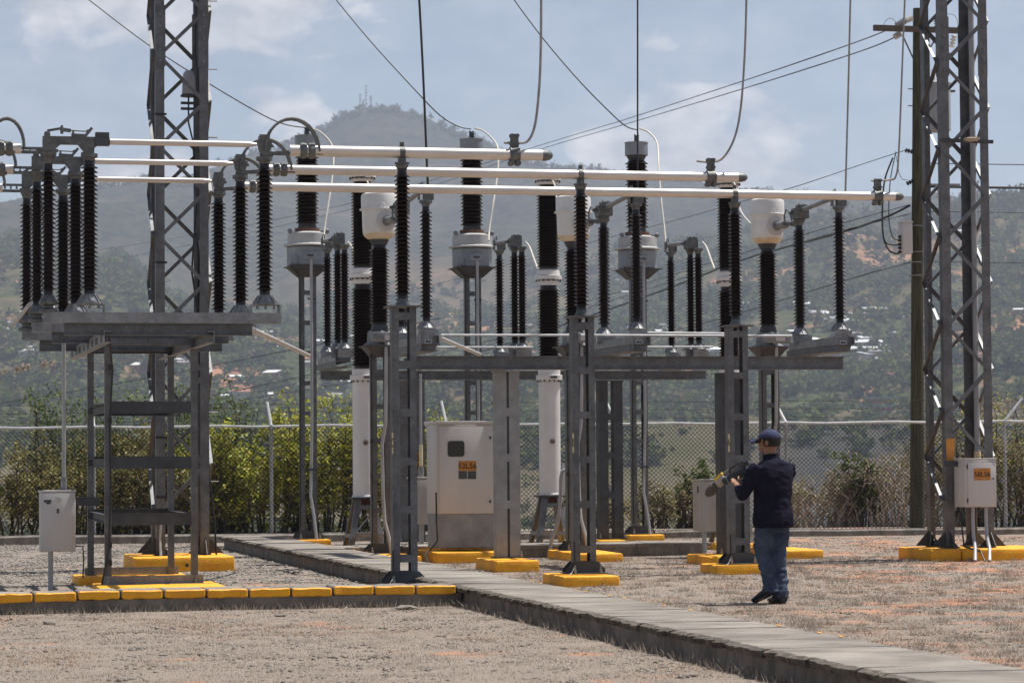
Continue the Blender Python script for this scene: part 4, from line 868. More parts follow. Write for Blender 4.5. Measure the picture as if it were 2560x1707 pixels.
# voltage transformers (back row, grey tank under a tall dark insulator)
BV = 47.3
def volt(px, label, first=True):
    b = BV; Z = lambda y: on(770, y, b)[2]; a = on(px, 600, b)[0]
    t = thing('voltage_transformer', label, 'transformer', (a, b, .1), 'voltage transformers with grey tanks in the back row')
    zb = Z(692); stand(t, a, b, .1, zb + .03, .29, .08, [zb - .28 - .53 * k for k in range(6)])
    # tapered bracket
    w0, w1 = .33, .16; z1 = Z(668); v = [(a - w1, b - w1, zb), (a + w1, b - w1, zb), (a + w1, b + w1, zb), (a - w1, b + w1, zb), (a - w0, b - w0, z1), (a + w0, b - w0, z1), (a + w0, b + w0, z1), (a - w0, b + w0, z1)]
    part('bracket', MB().add(v, [(0, 1, 5, 4), (1, 2, 6, 5), (2, 3, 7, 6), (3, 0, 4, 7), (3, 2, 1, 0), (4, 5, 6, 7)]).box(a - .37, a + .37, b - .37, b + .37, z1, z1 + .012), 'galv_dark', t)
    zt = Z(617); prof = [(.34, z1 + .012), (.36, z1 + .03), (.365, zt - .02), (.33, zt)]
    part('tank', MB().lathe(prof, (a, b, 0), 8, flat=True), 'bluegrey', t)
    zc = Z(585); part('tank_lid', MB().lathe([(.40, zt), (.42, zt + .01), (.42, zt + .025), (.355, zt + .05), (.35, zc), (.27, zc + .03), (.20, zc + .035)], (a, b, 0), 20), 'tanklid', t)
    for s in (-1, 1): part('lifting_lug', MB().lathe([(.035, -.008), (.045, 0), (.035, .008)], (a + s * .33, b - .15, zc + .035), 10, axis=(0, 1, 0)), 'galv_light', t)
    part('terminal_box', MB().box(a - .13, a + .12, b - .385, b - .345, Z(652), Z(633), bev=.008), 'bluegrey', t)
    part('nameplate', MB().box(a - .06, a + .05, b - .389, b - .3865, Z(645), Z(640)), 'plate', t)
    part('inspection_cover', MB().box(a - .34, a - .22, b - .31, b - .29, Z(664), Z(642), bev=.006), 'bluegrey', t)
    part('clamp_ring', MB().lathe([(.22, 0), (.22, Z(577) - Z(586))], (a - .0, b, zc + .034), 24), 'rust', t)
    part('ring_bolt_block', MB().box(a + .2, a + .32, b - .2, b - .1, zc + .04, Z(581)), 'rust', t)
    part('insulator_flange', MB().lathe([(.165, 0), (.165, Z(566) - Z(577) + .005), (.14, Z(563) - Z(577))], (a, b, Z(577)), 20), 'galv_dark', t)
    insulator(t, (a, b, Z(566)), Z(380) - Z(566), .148, .21, 19, alt=.93)
    part('insulator_flange', MB().lathe([(.15, 0), (.17, .03), (.17, .06), (.2, .065), (.2, .08)], (a, b, Z(383)), 20), 'galv_dark', t)
    part('head', MB().lathe([(.208, 0), (.208, Z(343) - Z(374)), (.216, Z(343) - Z(374) + .005), (.216, Z(340) - Z(374)), (.12, Z(339) - Z(374))], (a, b, Z(374)), 24), 'bluegrey', t)
    m = MB().box(a - .03, a + .03, b - .03, b + .03, Z(340), Z(322)); 
    for q in range(3):
        for s in (-1, 1): m.lathe([(.012, -.03), (.02, 0), (.012, .03)], (a + s * .03, b - .02, Z(334 - 6 * q)), 8, axis=(0, 1, 0))
    part('terminal', m, 'galv_dark', t)
    conduit(t, [(a + .01, b - .37, Z(652)), (a + .01, b - .37, 2.2), (a + .01, b - .30, 1.5), (a + .0, b - .26, .85), (a + .05, b - .30, .5), (a + .09, b - .40, .0)])
    for z in (Z(752), 1.3): part('cable_clamp', MB().box(a - .05, a + .09, b - .36, b - .34 if z > 2 else b - .22, z, z + .03), 'galv_dark', t)
    m = MB().path([(a - .32, b - .28, Z(652)), (a - .33, b - .3, Z(672)), (a - .2, b - .25, Z(690)), (a - .17, b - .2, Z(705)), (a - .165, b - .16, 2.0), (a - .165, b - .16, .3)], .012, 6); part('earthing_cable', m, 'black', t)
    return t, a
vts = [volt(768, 'leftmost voltage transformer with grey tank and grey cylinder head against the mountain foot'), volt(1180, 'middle voltage transformer with grey tank, right of the mountain peak'), volt(1593, 'rightmost voltage transformer with grey tank, its head against the sky')]
for (t, a), lab in zip(vts, ('yellow footing at the end of the trench slabs near the fence', 'yellow footing hidden behind the large grey cabinet', 'yellow footing by the fence right of the dark paired column')): footing(a - .33, a + .33, 46.85, 47.7, .1, lab)

# current transformers (middle row, white tank on top)
BC = 38.9
def curr(px, label):
    b = BC; Z = lambda y: on(1434, y, b)[2]; a = on(px, 600, b)[0]; r0 = .262
    t = thing('current_transformer', label, 'transformer', (a, b, .115), 'white headed current transformers in the middle row')
    zb = Z(893); stand(t, a, b, .115, zb + .05, .28, .08, [zb - .22 - .5 * k for k in range(5)])
    w0, w1 = .24, .13; z1 = Z(868); v = [(a - w1, b - w1, zb), (a + w1, b - w1, zb), (a + w1, b + w1, zb), (a - w1, b + w1, zb), (a - w0, b - w0, z1), (a + w0, b - w0, z1), (a + w0, b + w0, z1), (a - w0, b + w0, z1)]
    part('bracket', MB().add(v, [(0, 1, 5, 4), (1, 2, 6, 5), (2, 3, 7, 6), (3, 0, 4, 7), (3, 2, 1, 0), (4, 5, 6, 7)]).box(a - .27, a + .27, b - .27, b + .27, z1, z1 + .012), 'galv_dark', t)
    m = MB().lathe([(.24, z1 + .012), (.24, z1 + .03), (.19, z1 + .06), (.18, Z(832)), (.14, Z(827))], (a, b, 0), 4, axis=(0, 0, 1), flat=True); part('base_tank', m, 'galv_light', t)
    part('terminal_box', MB().box(a - .16, a + .26, b - .28, b - .16, Z(858), Z(834), bev=.01), 'galv_light', t); part('nameplate', MB().box(a + .02, a + .17, b - .284, b - .2815, Z(853), Z(841)), 'cabinet', t)
    part('insulator_flange', MB().lathe([(.135, 0), (.13, .03), (.115, Z(815) - Z(829))], (a, b, Z(829)), 20), 'galv_dark', t)
    insulator(t, (a, b, Z(817)), Z(617) - Z(817), .098, .152, 23, alt=.9)
    part('insulator_flange', MB().lathe([(.115, 0), (.125, .04), (.14, .05), (.14, .085)], (a, b, Z(618)), 20), 'galv_dark', t)
    h = lambda y: Z(y)
    part('head_tank', MB().lathe([(.10, h(604)), (.17, h(602)), (.215, h(597)), (.238, h(588)), (.243, h(576)), (r0 - .012, h(530))], (a, b, 0), 32), 'headwhite', t)
    part('head_cover', MB().lathe([(r0 + .022, h(533)), (r0 + .022, h(530)), (r0 - .002, h(529)), (r0, h(500)), (r0 - .01, h(494)), (r0 - .06, h(490.5)), (.01, h(490))], (a, b, 0), 32), 'headwhite', t)
    part('rust_stain_rim', MB().lathe([(.14, h(604.6)), (.175, h(602.6)), (.216, h(597.3)), (.236, h(591))], (a, b, 0), 32), M['tan'], t)
    # terminal facing the camera side
    d = Vector((.26, -.965, 0)).normalized(); c = Vector((a, b, h(562)))
    part('terminal_flange', MB().lathe([(.145, .23), (.145, .262), (.13, .265), (.085, .266)], c, 24, axis=d), 'cabinet', t)
    part('terminal_stub', MB().lathe([(.075, .267), (.075, .29), (.058, .292), (.05, .44), (.062, .445), (.062, .50), (.03, .505)], c, 20, axis=d), 'galv_light', t)
    e = c + d * .5; part('terminal_clamp', MB().bar(e - d * .03, e + d * .16 + Vector((.10, 0, .02)), .07, .045).lathe([(.04, -.03), (.045, 0), (.04, .03)], e + d * .1 + Vector((.06, 0, 0)), 10), 'cast', t)
    m = MB().path([e + Vector((-.03, -.03, 0)), e + Vector((-.03, -.03, .14)), e + Vector((.0, -.03, .22)), e + Vector((.05, -.03, .19)), e + Vector((.09, -.03, .05))], .013, 8); part('bonding_strap', m, 'cast', t)
    part('lifting_lug', MB().lathe([(.04, -.006), (.045, 0), (.04, .006)], c + Vector((0, -.262, h(524) - h(562))), 12, axis=(0, 1, 0)), 'headwhite', t)
    conduit(t, [(a + .05, b - .22, Z(858)), (a + .05, b - .22, Z(900)), (a + .04, b - .20, 2.0), (a - .01, b - .19, 1.7), (a + .0, b - .19, 1.0), (a + .02, b - .2, .6), (a + .07, b - .28, .35), (a + .11, b - .36, .0)])
    m = MB().path([(a - .16, b - .15, Z(862)), (a - .155, b - .15, 2.2), (a - .15, b - .15, .5), (a - .16, b - .16, .2)], .011, 6)
    for z in (Z(890), 1.75, 1.25): m.lathe([(.022, -.025), (.022, .025)], (a - .155, b - .15, z), 8)
    part('earthing_cable', m, 'black', t)
    return t, a
M['tan'] = mat('rust_stained_enamel', (0.56, 0.44, 0.26), 0.5, 0, .15, 6, col2=(.66, .60, .48))
cts = [curr(948, 'leftmost white headed current transformer partly behind the nearest lettered column'), curr(1434, 'middle white headed current transformer partly behind the middle column'), curr(1918, 'rightmost white headed current transformer, fully in view above the man')]
for (t, a), lab in zip(cts, ('yellow footing under the left current transformer beside the trench', 'yellow footing partly behind the middle lettered column', 'yellow footing right of the man at the rightmost current transformer')): footing(a - .34, a + .30, 37.4, 39.3, .13, lab)

# circuit breakers (tall white tubes with thick dark insulators)
BB = 42.0
def brk(px, label):
    b = BB; Z = lambda y: on(1369, y, b)[2]; a = on(px, 700, b)[0]; s_ = 6800 / 43.1
    t = thing('circuit_breaker', label, 'breaker', (a, b, .1), 'circuit breaker poles with white tubes')
    zp = Z(1236)
    for sa in (-1, 1):
        for sb in (-1, 1): part('leg', MB().angle((a + sa * .30, b + sb * .30, .1), (a + sa * .15, b + sb * .15, zp - .03), .09, .01, (-sa, 0, 0), (0, -sb, 0)), 'galv_light' if sa > 0 else 'galv', t)
    for sb in (-1, 1):
        part('brace', MB().bar((a - .27, b + sb * .29, .25), (a + .17, b + sb * .19, zp - .16), .05, .012), 'galv', t); part('brace', MB().bar((a - .26, b + sb * .27, .30), (a + .26, b + sb * .27, .30), .012, .06), 'galv_light', t)
    for sa in (-1, 1): part('brace', MB().bar((a + sa * .26, b - .26, .30), (a + sa * .26, b + .26, .30), .012, .06), 'galv_light', t)
    [part('top_rail', MB().box(a - .17, a + .17, b + q, b + q + .01, zp - .2, zp - .13), 'galv', t) for q in (-.18, .17)]
    part('seat_plate', MB().box(a - .22, a + .22, b - .2, b + .2, zp - .035, zp - .01), 'galv_dark', t)
    m = MB(); 
    for q in range(4): m.lathe([(.02, 0), (.025, .04), (.02, .09)], (a - .12 + .08 * q, b - .1, zp - .14), 8)
    m.box(a - .05, a + .09, b - .08, b + .08, zp - .15, zp - .036); part('drive_linkage', m, 'rust', t)
    part('lower_tube', MB().lathe([(.19, 0), (.19, .02), (.172, .03), (.172, Z(946) - zp)], (a, b, zp - .008), 36), 'white', t)
    m = MB().lathe([(.045, 0), (.045, .02), (.03, .022)], (a + .0, b - .172, Z(1103)), 20, axis=(0, -1, 0)); part('gauge_port', m, 'galv_light', t); part('gauge', MB().lathe([(.026, .0235), (.02, .03), (.0, .031)], (a + .0, b - .172, Z(1103)), 16, axis=(0, -1, 0)), 'rust', t)
    part('flange', MB().lathe([(.21, 0), (.21, Z(938) - Z(950)), (.185, Z(937) - Z(950))], (a, b, Z(950)), 32), 'white', t)
    def bolts(z, r, n=14):
        m = MB()
        for q in range(n): th = 2 * math.pi * q / n; bolt(m, a + r * math.cos(th), b + r * math.sin(th), z, .014, .035)
        part('flange_bolts', m, 'galv_dark', t)
    bolts(Z(955), .192)
    part('nameplate', MB().box(a - .03, a + .08, b - .216, b - .209, Z(946), Z(941)), 'plate', t)
    part('neck', MB().lathe([(.178, 0), (.176, Z(924) - Z(938)), (.15, Z(922) - Z(938))], (a, b, Z(937.5)), 32), 'white', t)
    insulator(t, (a, b, Z(923)), Z(713) - Z(923), .132, .182, 25)
    part('flange', MB().lathe([(.166, 0), (.166, Z(703) - Z(714))], (a, b, Z(714)), 32), 'white', t); part('flange', MB().lathe([(.212, 0), (.212, Z(690) - Z(699)), (.19, Z(689) - Z(699))], (a, b, Z(699)), 32), 'white', t); bolts(Z(704.5), .196)
    part('neck', MB().lathe([(.185, 0), (.178, Z(678) - Z(689)), (.155, Z(675) - Z(689))], (a, b, Z(688.5)), 32), 'white', t)
    insulator(t, (a, b, Z(676)), Z(462) - Z(676), .134, .184, 26)
    part('neck', MB().lathe([(.16, 0), (.175, .02), (.175, Z(456) - Z(463))], (a, b, Z(463)), 32), 'white', t); part('flange', MB().lathe([(.212, 0), (.212, Z(446) - Z(451)), (.1, Z(444) - Z(451))], (a, b, Z(452)), 32), 'headwhite', t); bolts(Z(457), .196)
    m = MB(); m.add([(a + .0, b - .2, Z(449)), (a + .1, b - .2, Z(449)), (a + .07, b - .22, Z(456)), (a + .03, b - .22, Z(456))], [(0, 1, 2, 3)]) if False else m.box(a + .01, a + .09, b - .235, b - .205, Z(455), Z(449)); part('terminal', m, 'headwhite', t)
    return t, a
brks = [brk(907, 'leftmost circuit breaker pole with white tube left of the nearest column'), brk(1371, 'middle circuit breaker pole with white tube in full view'), brk(1822, 'rightmost circuit breaker pole hidden behind the column by the man')]
for (t, a), lab in zip(brks, ('yellow footing under the splayed legs of the left breaker', 'yellow footing under the splayed legs of the middle breaker', 'yellow footing under the rightmost breaker')): footing(a - .38, a + .38, 41.5, 42.4, .1, lab)

# ------------------------------------------------------------------ wires
def wire(label, pts, r, m='cable', name='wire', grp=None, cat='wire'):
    """pts: (px, py, depth b)"""
    P = [Vector(on(*p)) for p in pts]; out_ = []
    for i in range(len(P) - 1):
        p0, p1, p2, p3 = P[max(i - 1, 0)], P[i], P[i + 1], P[min(i + 2, len(P) - 1)]
        for k in range(6):
            u = k / 6; out_.append(.5 * ((2 * p1) + (-p0 + p2) * u + (2 * p0 - 5 * p1 + 4 * p2 - p3) * u * u + (-p0 + 3 * p1 - 3 * p2 + p3) * u ** 3))
    out_.append(P[-1]); return solo(name, MB().path(out_, r, 8), m, label, cat, tuple(P[0]), grp)
bb = BV
wire('dark cable sagging from top left behind the left tower to the leftmost grey cylinder head', [(150, -55, bb + 3), (222, 0, bb + 2.6), (370, 112, bb + 2), (525, 211, bb + 1), (650, 284, bb), (712, 311, bb), (768, 320, bb)], .011, grp='drop cables')
wire('dark cable sagging from above to the middle grey cylinder head', [(790, -60, bb + 2), (840, 0, bb + 2), (930, 108, bb + 1), (1040, 228, bb), (1100, 289, bb), (1145, 316, bb), (1178, 323, bb)], .011, grp='drop cables')
wire('dark cable sagging from above to the rightmost grey cylinder head', [(1245, -60, bb + 2), (1285, 0, bb + 2), (1360, 100, bb + 1), (1450, 205, bb), (1530, 286, bb), (1565, 316, bb), (1592, 325, bb)], .011, grp='drop cables')
for px, lab in ((768, 'pale lead looping from the leftmost grey head down to the rear switch'), (1180, 'pale lead looping from the middle grey head down to the rear switch'), (1593, 'pale lead looping from the rightmost grey head down to the rear switch')):
    d = px - 768; wire(lab, [(px + 6, 321, bb), (px + 32, 330, bb), (px + 60, 360, bb - .3), (px + 66, 395, bb - .6), (px + 62, 450, bb - .9), (px + 53, 510, bb - 1.2), (px + 44, 570, bb - 1.4), (px + 42, 602, bb - 1.6)] if d < 700 else [(px + 6, 322, bb), (px + 30, 332, bb), (px + 50, 360, bb - .3), (px + 54, 420, bb - .7), (px + 60, 500, bb - 1.1), (px + 68, 570, bb - 1.4), (px + 72, 612, bb - 1.6)], .016, 'light_strand', grp='pale leads to the rear switches')
fb_ = 35.35
wire('vertical black drop wire to the front switch beside the nearest column', [(1042, -60, fb_), (1048, 0, fb_), (1058, 190, fb_), (1066, 380, fb_), (1071, 492, fb_)], .016, grp='vertical drop wires')
wire('vertical black drop wire in front of the rightmost grey head', [(1594, -60, fb_), (1594, 200, fb_), (1594, 500, fb_)], .012, grp='vertical drop wires')
wire('vertical drop wire to the rightmost front switch', [(2128, -60, fb_), (2126, 0, fb_), (2120, 250, fb_), (2113, 500, fb_)], .014, 'strand', grp='vertical drop wires')
wire('grey conductor curving down to the clamp of the topmost tube', [(1353, -60, B[0]), (1353, 0, B[0]), (1352, 120, B[0]), (1348, 220, B[0]), (1338, 310, B[0]), (1322, 350, B[0]), (1300, 358, B[0]), (1260, 357, B[0])], .015, 'strand', grp='grey conductors clamped to the tubes')
wire('grey conductor curving down to the clamp of the middle tube', [(1867, -60, B[1]), (1866, 0, B[1]), (1862, 130, B[1]), (1853, 260, B[1]), (1838, 340, B[1]), (1812, 390, B[1]), (1785, 405, B[1]), (1742, 403, B[1])], .014, 'strand', grp='grey conductors clamped to the tubes')
wire('grey conductor curving down to the clamp of the lowest tube', [(2264, -60, B[2]), (2262, 0, B[2]), (2255, 180, B[2]), (2247, 380, B[2]), (2240, 440, B[2]), (2222, 450, B[2]), (2178, 452, B[2])], .013, 'strand', grp='grey conductors clamped to the tubes')
for px, lab in ((907, 'pale lead between the left breaker top and the white head'), (1371, 'pale lead between the middle breaker top and the white head'), (1822, 'pale lead between the right breaker top and the white head')):
    wire(lab, [(px + 10, 452, BB - .2), (px + 18, 470, BB - .6), (px + 22, 505, BB - 1.2), (px + 34, 535, BB - 2), (px + 55, 560, BB - 2.8)], .013, 'light_strand', grp='pale leads at the breaker tops')
for px, lab in ((866, 'pale lead from the left rear switch to the left breaker'), (1310, 'pale lead from the middle rear switch to the middle breaker'), (1752, 'pale lead from the right rear switch to the right breaker')):
    wire(lab, [(px + 4, 605, 44.2), (px + 14, 618, 43.8), (px + 24, 645, 43.2), (px + 34, 672, 42.6)], .016, 'light_strand', grp='pale leads from the rear switches')
# ------------------------------------------------------------------ lattice towers
def tower(label, a0, b0, w, zb, ztop_, leg, panel, z0p, ph, extra):
    t = thing('lattice_tower', label, 'tower', (a0 + w / 2, b0 + w / 2, zb), 'grey lattice gantry towers')
    C = [(a0, b0, 1, 1), (a0 + w, b0, -1, 1), (a0 + w, b0 + w, -1, -1), (a0, b0 + w, 1, -1)]
    for (x, y, sx, sy) in C:
        part('leg', MB().angle((x, y, zb), (x, y, ztop_), leg, .012, (sx, 0, 0), (0, sy, 0)), 'galv', t)
        part('splice_plate', MB().angle((x - sx * .004, y - sy * .004, 6.9), (x - sx * .004, y - sy * .004, 7.75), leg + .02, .008, (sx, 0, 0), (0, sy, 0)), 'galv', t)
        for q in range(5):
            m = MB(); bolt(m, x + sx * .06, y - sy * .014, 6.98 + q * .16, .016, .03, (0, -sy, 0)); part('bolt', m, 'galv_light', t)
        m = MB().box(x - .02 if sx > 0 else x - .20, x + .20 if sx > 0 else x + .02, y - .02 if sy > 0 else y - .20, y + .20 if sy > 0 else y + .02, zb, zb + .02)
        d1, d2 = Vector((sx, 0, 0)), Vector((0, sy, 0)); o = Vector((x, y, zb + .02))
        for dd, nn in ((-d1, d2), (-d2, d1), (d1, d2), (d2, d1)):
            k_ = .20; p0 = o + nn * .05; m.add([p0, p0 + dd * k_, p0 + Vector((0, 0, .22)), p0 + nn * .012, p0 + dd * k_ + nn * .012, p0 + Vector((0, 0, .22)) + nn * .012], [(0, 1, 2), (5, 4, 3), (0, 3, 4, 1), (1, 4, 5, 2), (2, 5, 3, 0)])
        part('foot_gusset', m, 'galv_dark', t)
    faces = [((0, 1), (0, -1)), ((1, 2), (1, 0)), ((2, 3), (0, 1)), ((3, 0), (-1, 0))]
    for fi, ((i, j), nrm) in enumerate(faces):
        x0, y0 = C[i][:2]; x1, y1 = C[j][:2]; n_ = Vector((nrm[0], nrm[1], 0)); dirv = Vector((x1 - x0, y1 - y0, 0)).normalized()
        k = 0; z = z0p - panel * 20 + (panel if (fi + ph) % 2 else 0) * 0
        while z < zb + .12: z += panel; k += 1
        while z + panel < ztop_:
            flip = (k + (fi in (1, 3)) + ph) % 2
            p, q = Vector((x0, y0, 0)) + dirv * .05, Vector((x1, y1, 0)) - dirv * .05
            pa, pb = (p, q) if flip else (q, p)
            off = n_ * .010
            u_ = n_.cross(Vector((pb - pa + Vector((0, 0, panel))))).normalized(); u_ = u_ if u_.z > 0 else -u_; sd = fi in (1, 3)
            part('brace', MB().angle(pa + off + Vector((0, 0, z)), pb + off + Vector((0, 0, z + panel)), .045 if sd else .05, .007, -u_, n_ if sd else -n_), 'galv', t)
            z += panel; k += 1
    extra(t, C); return t
def ex_left(t, C):
    x, y = C[1][:2]; x0, y0 = C[0][:2]; w = x - x0
    q = lambda px, py, b=None: on(px, py, b or y)
    for zc in (q(400, 850 + 545 * .4464)[2], q(400, 850 + 878 * .4464)[2], q(400, 250 + 910 * .4464)[2], q(400, 286)[2]):
        part('band_clip', MB().box(x0 - .01, x0 + .15, y - .03, y - .013, zc - .014, zc + .014), 'black', t)
    for i in range(9):
        z = 1.2 + i * .95; 
        m = MB().tube((x + .0, y + .12, z), (x + .14, y + .12, z), .011, 6); part('step_bolt', m, 'galv_light', t)
    m = MB().path([(x - .09, y + .55, 8), (x - .12, y + .5, 7.2), (x - .03, y + .4, 6.3), (x - .08, y + .4, 5.4), (x - .15, y + .35, 4.7), (x - .20, y + .3, 4.1), (x - .10, y + .25, 3.4), (x - .1, y + .2, 2.5), (x + .02, y + .1, 1.2), (x + .07, y - .02, .6), (x + .09, y - .05, .13)], .013, 6); part('hanging_cable', m, 'black', t)
    m = MB(); 
    for k in range(3): part('cable_run', MB().path([(x - .16 + .035 * k, y + .1, 4.62 - .1 * k), (x - .13 + .035 * k, y + .1, 4.3), (x - .14 + .035 * k, y + .1, 3.6), (x - .14 + .035 * k, y + .1, 3.0)], .016, 6), 'black' if k != 1 else 'pipe', t)
    m = MB().path([q(404, 1300, y - .1), q(400, 1345, y - .12), q(403, 1420, y - .35)], .017, 8); part('conduit', m, 'pipe', t)
    m = MB().box(x - .12, x - .115, y - .02, y - .014, .5, .9); part('bonding_plate', m, 'galv_dark', t)
def ex_right(t, C):
    y = C[0][1]; x0 = C[0][0]; x1 = C[1][0]
    z = on(2400, 352, y)[2]; part('cross_bar', MB().bar((x0 - .02, y - .02, z), (x1 + .06, y - .02, z - .01), .05, .05), 'galv_dark', t)
    z1, z2 = on(2372, 1096, y)[2], on(2372, 1151, y)[2]; part('orange_band', MB().box(x0 + .012, x0 + .138, y - .006, y - .002, z2, z1), 'sign', t)
    p, q = on(2427, 0, y + .5), on(2427, 1130, y + .5); part('riser_pipe', MB().tube((p[0], y + .5, q[2]), (p[0], y + .5, 9.4), .040, 14), 'pipe', t)
    part('riser_coupling', MB().tube((p[0], y + .5, q[2] - .12), (p[0], y + .5, q[2] + .01), .048, 14), 'cream', t)
    for i in range(10): part('step_bolt', MB().lathe([(.035, 0), (.012, .07)], (x1 + .015, y + .1, .75 + i * .62 * 1.02 * 1.0), 8, axis=(.3, 0, 1)), 'white', t) if i % 2 else None
    m = MB().path([(x0 + .15, y - .01, 1.25), (x0 + .14, y - .03, .95), (x0 + .2, y - .05, .6), (x0 + .21, y - .12, .2), (x0 + .26, y - .6, .135), (x0 + .27, y - .72, .0)], .012, 6); part('earthing_cable', m, 'black', t)
lf = on(391, 1395, 37.3); rf = on(2367, 1372, 36.2); tw = on(524, 1395, 37.3)[0] - lf[0]; trw = on(2486, 1372, 36.2)[0] - rf[0]
tl = tower('left lattice tower standing behind the left switch frame', lf[0], 37.3, tw, .20, 9.7, .122, .625, on(395, 417, 37.3)[2] - .31, 0, ex_left)
tr = tower('right lattice tower with orange band and numbered box at the right edge of the yard', rf[0], 36.2, trw, .166, 9.7, .125, .625, on(2376, 591, 36.2)[2], 1, ex_right)
fl, fr_ = at(330, 1434)[0], 0
footing_px(337, 587, 36.6, 38.25, .20, 'large yellow footing block of the left tower with a round black hole')
m = MB().lathe([(.022, 0), (.022, .01), (.0, .011)], (on(467, 1425, 36.585)[0], 36.585, .09), 14, axis=(0, -1, 0)); solo('drain_pipe', m, 'black', 'small round black drain hole pipe in the left tower footing', 'pipe', (on(467, 1425, 36.585)[0], 36.585, .09))
footing_px(2330, 2404, 35.85, 37.15, .165, 'wide yellow footing under the left legs of the right tower')
footing_px(2406, 2640, 35.86, 37.15, .16, 'long yellow footing under the right legs and conduits of the right tower')
# instrument radome on the left tower
p = on(473, 205, 38.0); z0, z1 = on(473, 237, 38.0)[2], on(473, 176, 38.0)[2]
t = thing('sensor_dome', 'grey bell shaped sensor dome mounted inside the left tower', 'sensor', (p[0], 38.0, z0))
part('dome', MB().lathe([(.105, 0), (.098, .06), (.096, .22), (.085, .29), (.055, z1 - z0 - .01), (.01, z1 - z0)], (p[0], 38.0, z0), 20), 'pipe', t)
part('mount_flange', MB().lathe([(.125, -.03), (.125, -.012), (.11, 0)], (p[0], 38.0, z0), 16), 'galv_dark', t)
for zz in (.12, .20): part('bracket_arm', MB().box(p[0] - .12, p[0] + .2, 37.96, 38.0, z0 - zz - .02, z0 - zz + .015), 'galv_dark', t)
part('lead', MB().path([(p[0] - .01, 38.0, z0 - .03), (p[0] - .01, 38.0, z0 - .4), (p[0] + .05, 38.0, z0 - .65), (p[0] + .08, 38.0, z0 - 1.2)], .012, 6), 'black', t)
# nest
p = on(2427, 347, 36.1); m = MB(); rr = random.Random(3)
for k in range(60):
    th = rr.uniform(0, 6.28); r = rr.uniform(.02, .11); c = Vector((p[0] + r * math.cos(th), p[1] + r * .6 * math.sin(th), p[2] + rr.uniform(-.03, .02))); d = Vector((-math.sin(th), math.cos(th) * .6, rr.uniform(-.15, .15))) * rr.uniform(.05, .09); m.bar(c - d, c + d, .006, .006)
m.lathe([(.04, -.04), (.10, -.03), (.11, 0), (.07, .012)], p, 12); tag(solo('bird_nest', m, 'twig', 'small brown twig nest on the cross bar of the right tower', 'nest', p))

# ------------------------------------------------------------------ wooden utility pole
pp = at(2293, 1320); YB = pp[1]
q = lambda px, py, b=YB: on(px, py, b)
t = thing('utility_pole', 'dark weathered wooden utility pole left of the right tower', 'pole', (pp[0], YB, 0))
ztp = q(2295, 22)[2]; part('pole_shaft', MB().tube((pp[0], YB, -.1), (q(2293, 22)[0], YB, ztp), .155, 20, .085), 'wood', t)
for y in (566, 631, 657, 690):
    c = q(2290, y); part('steel_strap', MB().lathe([(.135, 0), (.135, .02)], (c[0], YB, c[2]), 18), 'galv_light', t)
l_, r__ = q(2178, 73), q(2388, 80); part('crossarm', MB().bar((l_[0], YB - .15, l_[2]), (r__[0], YB - .15, r__[2]), .10, .115), 'woodgrey', t)
part('arm_brace', MB().bar(q(2256, 88), q(2286, 153), .012, .03), 'galv', t); part('arm_brace', MB().bar(q(2345, 88), q(2305, 153), .012, .03), 'galv', t)
for y in (223, 265): part('step_pin', MB().tube(q(2270, y), q(2286, y), .012, 6), 'galv', t)
def sus(t, pts, r, col='pipe', n=4):
    P = [Vector(x) for x in pts]; d = (P[1] - P[0]); m = MB(); pr = []
    L = d.length
    for k in range(n): z = L * (k + .5) / n; pr += [(r * .35, z - L / n * .4), (r, z - L / n * .1), (r * .9, z + L / n * .15), (r * .35, z + L / n * .35)]
    m.lathe(pr, P[0], 12, axis=d); part('line_insulator', m, col, t)
sus(t, [q(2282, 45), q(2262, 52)], .07, 'headwhite'); sus(t, [q(2262, 52), q(2240, 66)], .075, 'pipe'); sus(t, [q(2252, 84), q(2235, 94)], .07, M.get('aqua') or 'cabinet')
sus(t, [q(2386, 88), q(2378, 120)], .065, 'headwhite'); sus(t, [q(2338, 45), q(2342, 68)], .05, 'galv_dark')
# transformer can behind the tower, hung on the pole
c = q(2348, 265, YB + .2); z0, z1 = q(2348, 330, YB + .2)[2], q(2348, 212, YB + .2)[2]
part('pole_transformer_can', MB().lathe([(.20, z0), (.235, z0 + .03), (.235, z1), (.25, z1 + .005), (.25, z1 + .03), (.17, z1 + .07), (.05, z1 + .09)], (c[0], c[1], 0), 24), 'pipe', t)
sus(t, [(c[0] - .12, c[1], z1 + .05), (c[0] - .12, c[1], z1 + .33)], .055, 'headwhite', 6)
part('transformer_lug', MB().box(c[0] + .22, c[0] + .34, c[1] - .05, c[1] + .05, z1 - .15, z1 - .11), 'galv', t)
sus(t, [q(2282, 380), q(2262, 376)], .05, 'galv_dark', 3); sus(t, [q(2284, 452), q(2266, 460)], .05, 'black', 3)
p0 = q(2324, 458); part('secondary_bracket', MB().bar(q(2304, 462), q(2400, 462), .03, .04), 'galv_light', t); sus(t, [q(2346, 470), q(2346, 500)], .06, 'headwhite', 3)
